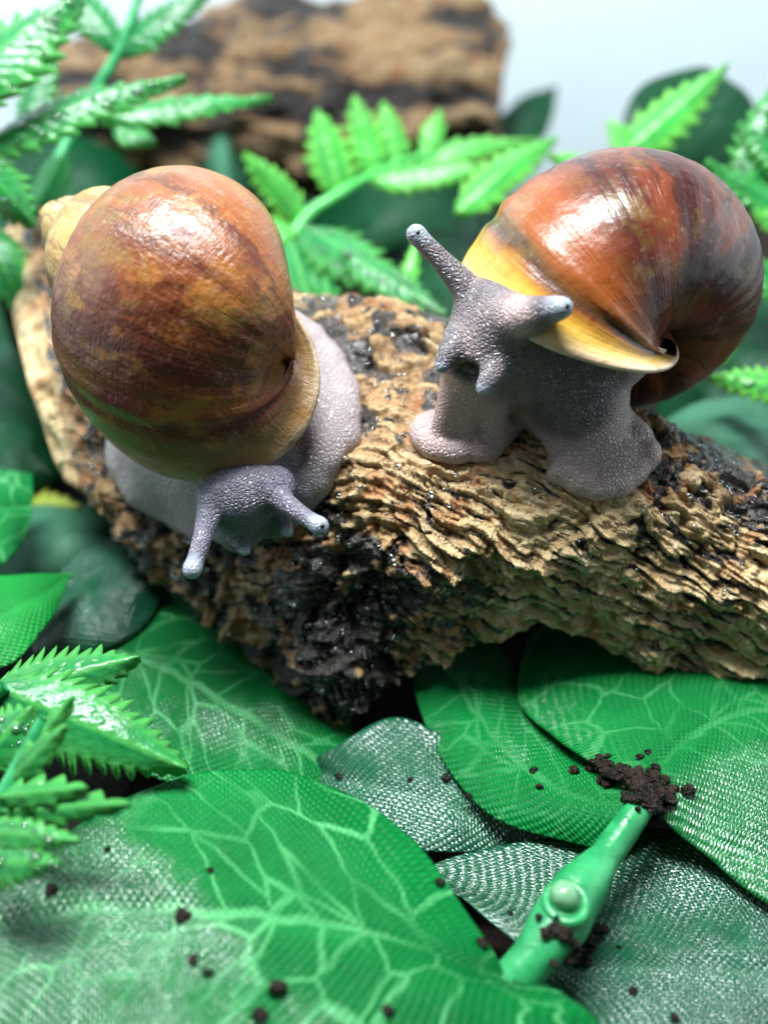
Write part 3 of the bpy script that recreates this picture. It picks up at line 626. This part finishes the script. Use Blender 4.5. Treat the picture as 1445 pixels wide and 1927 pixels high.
for i in range(28):
    for j in range(12): rf.append([i * 12 + j, ((i + 1) % 28) * 12 + j, ((i + 1) % 28) * 12 + (j + 1) % 12, i * 12 + (j + 1) % 12])
soc = mesh('bud_socket', ring, rf, M_STEM, br)
iv3, jf3 = ico(3)
mesh('bud', c + iv3 * np.array([.16, .17, .16]) * (1 + .05 * fbm(iv3 * 1.5, 2, 3))[:, None] + np.array([-.02, .04, .02]), jf3, M_BUD, br)
leaf_sheet('leaf', [(955, 1838, 1.6), (900, 1752, 1.85), (780, 1592, 2.05), (600, 1476, 2.15), (430, 1453, 2.2), (250, 1502, 2.2), (100, 1592, 2.12), (-60, 1720, 1.95), (-230, 1840, 1.75)],
           [(960, 1842, 1.6), (860, 1815, 1.95), (740, 1770, 2.2), (600, 1740, 2.28), (430, 1720, 2.22), (250, 1715, 2.10), (90, 1730, 2.0), (-80, 1790, 1.9), (-232, 1842, 1.75)],
           [(960, 1850, 1.6), (1060, 1872, 1.6), (1120, 1960, 1.6), (820, 2120, 1.65), (430, 2170, 1.65), (250, 2150, 1.62), (80, 2080, 1.6), (-90, 1980, 1.65), (-230, 1846, 1.75)], M_FAB, br, 110, 90, seed=1, crinkle=.06, film=lambda a, t: 1.15 * ss(.30, .85, a + .12 * t) - .35)
leaf_sheet('leaf', [(1205, 1512, 1.5), (1150, 1592, 1.15), (1050, 1580, 1.1), (920, 1532, 1.1), (830, 1420, 1.05), (782, 1290, .9), (800, 1160, .6)],
           [(1208, 1506, 1.55), (1135, 1510, 1.4), (1040, 1475, 1.35), (950, 1410, 1.3), (880, 1320, 1.2), (830, 1230, .95), (802, 1155, .6)],
           [(1210, 1500, 1.5), (1130, 1430, 1.2), (1060, 1370, 1.1), (1000, 1300, 1.05), (940, 1220, .95), (880, 1160, .8), (804, 1150, .6)], M_FAB_2, br, 90, 60, seed=2)
leaf_sheet('leaf', [(1212, 1500, 1.7), (1120, 1440, 1.5), (1040, 1385, 1.45), (975, 1310, 1.3), (1010, 1190, .9), (1150, 1130, .5), (1400, 1130, .4), (1720, 1330, .8)],
           [(1218, 1498, 1.72), (1240, 1440, 1.8), (1290, 1390, 1.8), (1360, 1350, 1.7), (1440, 1330, 1.6), (1530, 1320, 1.4), (1620, 1325, 1.2), (1725, 1335, .8)],
           [(1228, 1508, 1.7), (1265, 1560, 1.45), (1330, 1612, 1.25), (1445, 1700, 1.15), (1540, 1720, 1.1), (1640, 1660, 1.3), (1700, 1500, 1.1), (1730, 1340, .8)], M_FAB_2, br, 100, 80, seed=3, film=lambda a, t: .8 * ss(-.1, .6, t) - .3)
leaf_sheet('leaf', [(985, 1790, 1.0), (880, 1700, .8), (815, 1630, .85), (1000, 1585, .9), (1250, 1560, .9), (1480, 1600, .8), (1800, 1820, .5)],
           [(985, 1800, 1.0), (1050, 1810, .86), (1150, 1815, .84), (1300, 1820, .82), (1450, 1830, .85), (1620, 1840, .7), (1805, 1830, .5)],
           [(980, 1812, 1.0), (960, 1900, .72), (1000, 2000, .62), (1150, 2080, .58), (1350, 2100, .58), (1600, 2020, .6), (1800, 1840, .5)], M_FAB_G, br, 90, 70, seed=4)
loose('glossy teal leaf tucked beneath the branch leaves in front of the log', [(575, 1440, .5), (640, 1398, 1.1), (740, 1350, 1.2), (860, 1400, 1.15), (950, 1490, .95), (1040, 1582, .6)],
      [(575, 1446, .5), (660, 1470, .98), (760, 1490, 1.02), (850, 1520, .96), (940, 1560, .8), (1040, 1585, .6)],
      [(576, 1452, .5), (640, 1540, .78), (740, 1592, .78), (850, 1604, .74), (950, 1600, .68), (1040, 1590, .6)], M_FAB_G, seed=5)
loose('veined green leaf half under the dark corner of the bark log', [(60, 1200, 1.1), (200, 1110, .9), (380, 1120, .8), (520, 1200, .7), (640, 1330, .5), (690, 1470, .3)],
      [(60, 1206, 1.1), (190, 1215, 1.15), (320, 1260, 1.15), (440, 1330, 1.05), (560, 1410, .8), (690, 1475, .3)],
      [(60, 1212, 1.1), (110, 1330, .8), (230, 1430, .75), (390, 1500, .7), (540, 1520, .6), (690, 1480, .3)], M_FAB, seed=6, nu=90, nv=64)
loose('wet sheeny leaf against the cut side of the bark log', [(60, 1215, 1.1), (110, 1080, 1.25), (190, 1015, 1.3), (260, 1030, 1.2), (305, 1085, 1.0)],
      [(62, 1220, 1.1), (140, 1150, 1.5), (200, 1105, 1.55), (255, 1090, 1.4), (306, 1088, 1.0)],
      [(64, 1226, 1.1), (180, 1225, 1.2), (260, 1190, 1.2), (298, 1140, 1.1), (308, 1092, 1.0)], M_FAB_G, seed=7)
loose('bright smooth green leaf with pointed tip', [(136, 1077, 2.0), (40, 1080, 2.2), (-90, 1090, 2.3), (-260, 1180, 2.0)], [(137, 1078, 2.0), (50, 1130, 2.4), (-80, 1180, 2.4), (-262, 1190, 2.0)],
      [(136, 1080, 2.0), (85, 1180, 2.2), (-20, 1260, 2.2), (-260, 1200, 2.0)], M_FAB_L, seed=8)
loose('upright green leaf below the cut end of the log', [(62, 888, 2.2), (-20, 880, 2.4), (-200, 880, 2.3)], [(62, 950, 2.3), (-30, 960, 2.6), (-202, 990, 2.3)], [(48, 1010, 2.2), (-10, 1070, 2.3), (-200, 1110, 2.3)], M_FAB, seed=9)
loose('pale underside of a leaf behind the sheeny leaf', [(-20, 1020, .7), (70, 950, 1.0), (160, 955, 1.0), (240, 1010, .7)], [(-20, 1030, .7), (70, 1010, 1.2), (150, 1005, 1.2), (240, 1014, .7)], [(-20, 1095, .7), (70, 1085, .9), (160, 1060, .9), (240, 1018, .7)], M_FAB_P, seed=10)
# leaves on the bed behind and beside the log
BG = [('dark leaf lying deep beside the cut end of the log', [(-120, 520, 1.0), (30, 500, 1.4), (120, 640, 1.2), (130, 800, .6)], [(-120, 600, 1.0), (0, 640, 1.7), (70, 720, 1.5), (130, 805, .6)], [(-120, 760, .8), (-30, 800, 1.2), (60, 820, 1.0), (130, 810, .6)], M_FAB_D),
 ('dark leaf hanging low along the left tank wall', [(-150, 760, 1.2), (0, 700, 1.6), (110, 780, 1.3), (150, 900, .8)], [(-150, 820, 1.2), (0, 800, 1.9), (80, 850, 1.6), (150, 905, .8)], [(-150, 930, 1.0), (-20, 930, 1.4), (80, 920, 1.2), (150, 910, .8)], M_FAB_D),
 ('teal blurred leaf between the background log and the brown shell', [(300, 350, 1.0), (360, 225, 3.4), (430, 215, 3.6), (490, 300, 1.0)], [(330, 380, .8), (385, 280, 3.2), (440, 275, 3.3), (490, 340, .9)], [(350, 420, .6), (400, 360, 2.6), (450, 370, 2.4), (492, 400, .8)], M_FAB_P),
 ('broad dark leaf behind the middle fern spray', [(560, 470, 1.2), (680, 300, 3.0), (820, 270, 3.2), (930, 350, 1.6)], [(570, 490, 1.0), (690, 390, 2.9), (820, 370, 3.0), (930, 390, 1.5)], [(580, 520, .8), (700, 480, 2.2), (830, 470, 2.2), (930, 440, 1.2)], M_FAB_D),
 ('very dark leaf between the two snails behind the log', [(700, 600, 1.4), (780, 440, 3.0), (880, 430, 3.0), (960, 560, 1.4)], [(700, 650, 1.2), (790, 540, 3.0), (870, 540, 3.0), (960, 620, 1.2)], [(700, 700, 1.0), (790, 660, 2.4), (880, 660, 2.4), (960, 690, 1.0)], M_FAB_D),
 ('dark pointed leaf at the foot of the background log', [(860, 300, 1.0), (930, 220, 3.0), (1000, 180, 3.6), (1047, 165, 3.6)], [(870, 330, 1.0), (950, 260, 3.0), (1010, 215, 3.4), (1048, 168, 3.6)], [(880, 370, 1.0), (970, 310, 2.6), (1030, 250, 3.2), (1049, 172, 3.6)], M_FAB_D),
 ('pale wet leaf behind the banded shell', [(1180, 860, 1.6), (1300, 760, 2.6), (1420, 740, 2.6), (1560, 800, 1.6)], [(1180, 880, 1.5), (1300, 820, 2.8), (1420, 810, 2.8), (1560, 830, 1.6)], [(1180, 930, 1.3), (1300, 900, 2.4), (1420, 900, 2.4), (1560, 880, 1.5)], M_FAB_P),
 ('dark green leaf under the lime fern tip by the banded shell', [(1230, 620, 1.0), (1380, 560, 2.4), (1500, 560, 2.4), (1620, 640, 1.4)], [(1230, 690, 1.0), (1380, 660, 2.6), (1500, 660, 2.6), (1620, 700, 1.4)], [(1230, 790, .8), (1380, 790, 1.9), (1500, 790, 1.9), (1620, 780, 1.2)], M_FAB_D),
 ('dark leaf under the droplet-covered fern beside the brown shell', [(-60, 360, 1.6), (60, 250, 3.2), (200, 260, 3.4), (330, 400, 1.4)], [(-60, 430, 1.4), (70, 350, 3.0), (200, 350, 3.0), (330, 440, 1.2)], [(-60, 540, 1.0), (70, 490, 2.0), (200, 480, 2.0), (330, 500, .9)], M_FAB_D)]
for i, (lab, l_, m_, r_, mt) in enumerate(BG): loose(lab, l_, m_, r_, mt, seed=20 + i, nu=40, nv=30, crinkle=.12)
def pd(x, y, d): return P(x, y, d)
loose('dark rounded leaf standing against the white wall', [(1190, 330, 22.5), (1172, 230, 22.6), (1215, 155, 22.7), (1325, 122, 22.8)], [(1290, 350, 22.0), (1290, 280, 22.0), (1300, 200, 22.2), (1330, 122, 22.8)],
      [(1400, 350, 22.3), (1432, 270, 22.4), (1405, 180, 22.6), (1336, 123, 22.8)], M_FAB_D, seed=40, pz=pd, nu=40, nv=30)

# ------------------------------------------------------------------ serrated plastic sprays
def fern_leaf(parent, base, tip, width, mat, bend=.0, teeth=9, up=(0, -.5, 1), name='leaf', lobes=0., twist=0., drops=0, seed=0):
    """serrated blade: midrib ridge, forward-pointing teeth, drooping"""
    base = np.asarray(base); tip = np.asarray(tip); ax = tip - base; L = np.linalg.norm(ax); ax = ax / L
    up = np.array(up, float); up -= ax * (up @ ax); up /= np.linalg.norm(up); sd_ = np.cross(ax, up)
    c, s_ = math.cos(twist), math.sin(twist); sd_, up = sd_ * c + up * s_, up * c - sd_ * s_
    rg = np.random.default_rng(seed + 5); n = teeth * 6 + 1; t = np.linspace(0, 1, n)
    prof = np.sin(np.pi * np.clip(t, 0, 1) ** .75) ** .8 * (1 - .25 * t) + .03
    rows = []; uv = []; ed = []
    for side in (-1, 1):
        ph = (t * teeth + (.3 if side > 0 else 0)) % 1; saw = np.where(ph < .72, ph / .72, (1 - ph) / .28)
        amp = rg.uniform(.55, 1.25, teeth + 2)[np.floor(t * teeth + (.3 if side > 0 else 0)).astype(int)]
        ws = width * prof * (.62 - lobes); w = width * prof * ((.62 - lobes) + (.40 + lobes) * saw * amp); fw = width * .30 * saw * prof
        rows.append((w, fw, ws))
    K = 5; vs = np.zeros((n, 2 * K + 1, 3)); uvs = np.zeros((n, 2 * K + 1, 2)); e = np.zeros((n, 2 * K + 1))
    for j in range(-K, K + 1):
        w, fw, ws = rows[0 if j < 0 else 1]; q = abs(j) / K
        if abs(j) < K: w, fw = ws * K / (K - 1) * .96, fw * 0
        x = np.sign(j) * w * q; y = t * L + fw * q ** 2 * .9
        z = -.22 * width * q ** 2 * 1.0 + .05 * (j == 0) * width + bend * L * 4 * t * (1 - t) + .02 * vnoise(np.stack([x * 3, y * 3, x * 0 + seed], -1), 3)
        vs[:, j + K] = base + x[:, None] * sd_ + y[:, None] * ax + z[:, None] * up; uvs[:, j + K] = np.stack([x, y], -1); e[:, j + K] = q
    f = grid_faces(n, 2 * K + 1)
    o = mesh(name, vs, f, mat, parent, uv=uvs, attrs={'edge': e}, solid=.016)
    if drops:
        V = []; Fa = []; iv1, if1 = ico(1); if1 = np.array(if1)
        for m in range(drops):
            i = rg.integers(2, n - 3); j = rg.integers(1, 2 * K); p = vs[i, j]; r = .022 + .05 * rg.random() ** 3
            nn = np.cross(vs[i + 1, j] - p, vs[i, j + 1] - p); nn /= np.linalg.norm(nn) + 1e-9; nn *= np.sign(nn @ up)
            q = iv1 * np.array([r * rg.uniform(.8, 1.5), r, r]); q = q - np.outer(q @ nn, nn) * .45; V.append(p + nn * (r * .35) + q); Fa.append(if1 + len(V[0]) * m)
        tag(mesh('water_droplets', np.concatenate(V), np.concatenate(Fa), M_WATER, o), kind='stuff')
    return o
def spray(label, base, stem, rad, leaves, mat, smat, cat='plant'):
    r = thing('plastic_fern', base, label, cat, None)
    if stem is not None:
        v, f = tube(stem, rad, 12, 40); mesh('stem', v, f, smat, r)
    for i, lf in enumerate(leaves):
        b, t, w = lf[:3]; kw = lf[3] if len(lf) > 3 else {}
        fern_leaf(r, P(*b), P(*t), w, kw.pop('mat', mat), seed=i * 7 + int(w * 100), **kw)
    return r
spray('droplet-covered green fern spray rising beside the brown mottled shell', PZ(60, 560, 0), [P(20, 560, 19.5), P(100, 330, 19.8), P(165, 195, 20), P(225, 95, 20), P(270, -30, 20)], [.14, .13, .11, .10, .08],
      [((-40, 282, 17.5), (348, 142, 18.2), .62, dict(drops=110, bend=.05, teeth=11)), ((190, 228, 18.6), (512, 182, 19.6), .42, dict(drops=30, bend=.03)),
       ((-90, 190, 17), (150, -10, 17.5), .95, dict(drops=90, bend=.04)), ((222, 100, 20), (395, -20, 20), .55, dict(bend=.05, mat=M_PL_D)), ((225, 95, 20), (95, -60, 20), .50, dict(bend=.05, mat=M_PL_D)),
       ((-60, 290, 17), (66, 425, 17.4), .60, dict(drops=45, bend=.1)), ((40, 260, 19.5), (105, 60, 19.8), .45, dict(mat=M_PL_D)), ((-40, 420, 18.5), (60, 600, 18.5), .6, dict(mat=M_PL, bend=.1)),
       ((215, 240, 19.5), (292, 268, 19.3), .35, {}), ((120, 290, 19.5), (60, 400, 19.5), .45, dict(mat=M_PL_D))], M_PL, M_STEM)
spray('lime green fern spray standing behind the log between the snails', PZ(560, 500, 0), [P(520, 520, 20.5), P(570, 415, 21), P(640, 365, 21.3), P(700, 330, 21.6), P(790, 296, 22), P(900, 280, 22.3)], [.13, .13, .12, .10, .07, .04],
      [((640, 365, 21.3), (598, 205, 21.3), .62, dict(teeth=6)), ((575, 412, 21), (462, 285, 20.5), .50, dict(teeth=7)), ((560, 440, 20.5), (470, 420, 20.3), .45, {}), ((705, 328, 21.6), (668, 178, 21.6), .60, dict(teeth=6, lobes=.15)), ((750, 312, 21.8), (722, 190, 21.8), .42, dict(teeth=5)),
       ((760, 305, 22), (1015, 262, 22.6), .42, dict(bend=.04)), ((800, 295, 22), (828, 205, 22), .34, dict(teeth=5)), ((700, 340, 21.4), (935, 312, 21.3), .50, dict(bend=.03)), ((860, 400, 20), (1046, 255, 21), .55, dict(bend=.06)),
       ((565, 425, 20), (775, 575, 18.3), .72, dict(drops=140, bend=.05, mat=M_PL)), ((600, 440, 20), (620, 580, 18.6), .55, dict(mat=M_PL)), ((545, 450, 20), (580, 560, 18.8), .5, dict(mat=M_PL)), ((762, 560, 18.6), (782, 452, 18.9), .20, dict(teeth=5)), ((640, 470, 19), (840, 590, 17.8), .45, dict(drops=120, mat=M_PL))], M_PL_B, M_STEM_B)
spray('lime serrated leaf sprig in front of the dark rounded leaf', PZ(1200, 420, 0), [P(1190, 520, 20.5), P(1175, 380, 20.5), P(1180, 270, 20.5)], [.1, .09, .07],
      [((1160, 300, 20.5), (1368, 118, 20.6), .62, dict(teeth=8)), ((1200, 290, 20.5), (1148, 225, 20.6), .4, dict(teeth=5)), ((1165, 330, 20.4), (1010, 390, 20.2), .5, dict(teeth=7)), ((1150, 330, 20.4), (1035, 290, 20.2), .45, {})], M_PL_B, M_STEM_B)
spray('droplet-covered fern spray crowding the banded shell from the tank side', PZ(1500, 620, 0), [P(1520, 800, 18), P(1500, 560, 18.5), P(1480, 380, 19)], [.12, .11, .09],
      [((1400, 390, 19), (1456, 160, 19), .55, dict(drops=45)), ((1520, 420, 18.8), (1330, 300, 18.8), .50, dict(mat=M_PL)), ((1520, 330, 18.8), (1390, 230, 19), .5, dict(drops=45)), ((1520, 430, 18.5), (1420, 400, 18.5), .45, dict(mat=M_PL_B, drops=20)),
       ((1530, 735, 17.2), (1330, 705, 17.4), .42, dict(mat=M_PL_B, drops=50)), ((1520, 600, 18), (1425, 480, 18), .5, {})], M_PL, M_STEM)
spray('translucent serrated fern sprig over the veined leaf beside the log', PZ(-20, 1420, .3), [P(-80, 1420, 12.6), P(-30, 1330, 12.6), P(10, 1290, 12.6)], [.1, .1, .08],
      [((-10, 1290, 12.7), (352, 1448, 12.5), .66, dict(teeth=15, bend=.04)), ((-30, 1320, 12.9), (262, 1236, 13.2), .55, dict(teeth=13, bend=.03))], M_PL, M_STEM)
spray('thick-fingered glossy fern sprig beside the big veined leaf', PZ(-30, 1560, .3), [P(-60, 1640, 11.6), P(-10, 1540, 11.7), P(40, 1440, 11.8), P(85, 1350, 11.9)], [.14, .13, .11, .08],
      [((30, 1460, 11.8), (136, 1312, 11.8), .26, dict(teeth=5, lobes=.2)), ((20, 1470, 11.7), (122, 1366, 11.5), .22, dict(teeth=4)), ((0, 1500, 11.6), (160, 1482, 11.3), .26, dict(teeth=4, lobes=.2)), ((0, 1525, 11.6), (243, 1514, 11.2), .30, dict(teeth=5, lobes=.2)),
       ((-60, 1560, 11.4), (150, 1582, 11.0), .22, dict(teeth=9, bend=.04, drops=20)), ((-40, 1440, 12), (60, 1330, 12.2), .5, dict(drops=25)), ((-60, 1620, 11.2), (110, 1625, 10.9), .3, dict(drops=20))], M_PL, M_STEM)
tag(fern_leaf(None, PZ(40, 950, .9), PZ(152, 955, 1.2), .32, M_YEL, .1, 5, name='fern_leaflet', seed=3), 'small yellow-green fern leaflet by the cut end of the log', 'leaf')

# ------------------------------------------------------------------ the log in the background
S2 = [[(78, 118), (74, 150), (80, 190), (100, 232)], [(200, 95), (196, 140), (200, 190), (210, 240)], [(340, 48), (335, 110), (335, 170), (345, 240)], [(480, 22), (480, 95), (480, 165), (485, 250)], [(620, 8), (620, 85), (620, 165), (625, 265)], [(760, 2), (760, 85), (760, 170), (765, 270)], [(890, 0), (885, 80), (880, 165), (875, 255)], [(943, 70), (948, 110), (945, 170), (925, 235)]]
NU2, NV2 = 320, 150; g = []
for r in S2:
    dd = [28.6, 27.4, 27.0, 27.2]; p = [P(x, y, d) for (x, y), d in zip(r, dd)]
    g.append([p[0] + np.array([0, 2.6, -2.6]), p[0] + np.array([0, 1.6, -.3])] + p + [p[-1] + np.array([0, .6, -2.0])])
g = np.array(g); g1 = np.stack([spline(g[:, j], NU2) for j in range(g.shape[1])], 1); b2 = np.stack([spline(g1[i], NV2) for i in range(NU2)], 0)
n2 = normals(b2); n2 *= -1 if n2[NU2 // 2, NV2 // 2, 1] > 0 else 1
cz = np.minimum(np.linspace(0, 1, NU2), np.linspace(1, 0, NU2))[:, None]
lay = fbm(b2 * np.array([.5, 1.2, 2.2]), 4, 12)
b2 = b2 + n2 * (.32 * fbm(b2 * .6, 3, 2) + .22 * lay + .12 * fbm(b2 * 2.2, 3, 6))[..., None]
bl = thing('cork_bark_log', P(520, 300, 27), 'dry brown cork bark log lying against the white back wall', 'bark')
at = {'dirt_shade': np.clip(.36 + .55 * ss(.1, -.5, lay) + .25 * fbm(b2 * .7, 3, 44), 0, 1), 'pale': np.zeros((NU2, NV2)), 'layer': lay * .5 + .5}
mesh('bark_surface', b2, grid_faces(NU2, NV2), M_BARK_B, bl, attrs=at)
for e in (0, -1):
    ev = b2[e]; cc = ev.mean(0); t = np.linspace(0, 1, 8)[None, :, None]; w = ev[:, None] * (1 - t) + cc * t; w = w + .1 * np.stack([fbm(w * 2, 3, 3)] * 3, -1) * np.array([1, 0, 0]) * (t > 0)
    mesh('cut_end', w, grid_faces(NV2, 8), M_BARK_B, bl, attrs={'dirt_shade': np.full(w.shape[:2], .3), 'pale': np.full(w.shape[:2], .3), 'layer': np.full(w.shape[:2], .5)})

# ------------------------------------------------------------------ soil clumps and crumbs
bpy.context.view_layer.update()
dg = bpy.context.evaluated_depsgraph_get()
def surf(px, py):
    """what the camera ray of a pixel meets, and its normal"""
    r = ray(px, py); r = r / np.linalg.norm(r); h = sc.ray_cast(dg, (CP * CM).tolist(), r.tolist())
    return (np.array(h[1]) / CM, np.array(h[2])) if h[0] else (PZ(px, py, 1.), np.array([0, 0, 1.]))
rg = np.random.default_rng(4)
def crumb_mesh(c, r, seed, n=2):
    iv_, f_ = ico(n); d = 1 + .45 * fbm(iv_ * 1.3 + seed, 3, seed); return c + iv_ * (r * d)[:, None] * np.array([1.2, 1, .8]), f_
def clump(label, spots, n, rr):
    hits = []
    for i in range(n):
        a = spots[rg.integers(len(spots))]; h, nn = surf(a[0] + rg.normal() * a[2], a[1] + rg.normal() * a[3]); hits.append((h, nn))
    root = thing('soil_clump', np.mean([h for h, _ in hits], 0), label, 'soil'); V = []; Fa = []; o = 0
    for i, (h, nn) in enumerate(hits):
        r = rr * rg.uniform(.5, 1.3); v, f = crumb_mesh(h + nn * r * .5, r, i); V.append(v); Fa += [[q + o for q in x] for x in f]; o += len(v)
    tag(mesh('crumbs', np.concatenate(V), Fa, M_CRUMB, root), kind='stuff')
clump('dark wet soil heaped where the leaves join the plastic stem', [(1125, 1440, 16, 8), (1170, 1462, 20, 12), (1215, 1478, 20, 16), (1240, 1495, 18, 14), (1225, 1510, 14, 12)], 130, .062)
clump('wet soil bits smeared beside the pale bud socket', [(1050, 1745, 16, 14), (1095, 1790, 20, 14), (1125, 1768, 16, 14)], 42, .045)
def crumb(px, py, r, label, group):
    r *= .75
    h, n = surf(px, py); v, f = crumb_mesh(h + n * r * .45, r, int(px)); tag(mesh('soil_crumb', v, f, M_CRUMB), label, 'soil crumb', group)
for x, y, r in ((345, 1727, .11), (365, 1803, .07), (397, 1638, .05), (203, 1600, .045), (97, 1675, .08), (525, 1860, .12), (492, 1908, .09), (728, 1900, .07), (392, 1830, .06)):
    crumb(x, y, r, 'brown soil crumb lying on the big veined front leaf', 'crumbs on the big front leaf')
for x, y, r in ((1004, 1449, .055), (1014, 1482, .05), (1062, 1408, .06), (1218, 1415, .05), (1293, 1487, .10), (1204, 1424, .06)):
    crumb(x, y, r, 'dark soil crumb on a leaf near the soil heap at the stem joint', 'crumbs near the stem joint')
for x, y, r in ((838, 1465, .08), (883, 1498, .06), (770, 1468, .045), (640, 1460, .06)):
    crumb(x, y, r, 'soil crumb stuck on the glossy teal leaf', 'crumbs on the teal leaf')
for x, y, r in ((825, 1662, .07), (905, 1775, .08), (930, 1792, .07), (1190, 1865, .06), (1270, 1918, .07), (960, 1718, .04)):
    crumb(x, y, r, 'soil crumb on the dull wet leaf under the plastic stem', 'crumbs on the dull leaf')
# wet glints: beads of water standing on the bark
V = []; Fa = []; iv1, if1 = ico(1); if1 = np.array(if1); k = 0
cand = rg.integers(0, len(OFP), 16000); keep = []
for i in cand:
    x, y = OF[i]; 
    if not (0 < x < 1445 and 400 < y < 1420): continue
    dk = dirt_shade.ravel()[i]; 
    if rg.random() < .08 + .5 * np.clip(dk, 0, 1) and len(keep) < 2600: keep.append(i)
for i in keep:
    r = .016 + .055 * rg.random() ** 3; nn = NBF[i]; qv = iv1 * np.array([r * rg.uniform(.9, 1.5), r, r]); V.append(OFP[i] + nn * r * .3 + qv - np.outer(qv @ nn, nn) * .4); Fa.append(if1 + len(iv1) * k); k += 1
tag(mesh('water_beads', np.concatenate(V), np.concatenate(Fa), M_WATER, bark_root), kind='stuff')
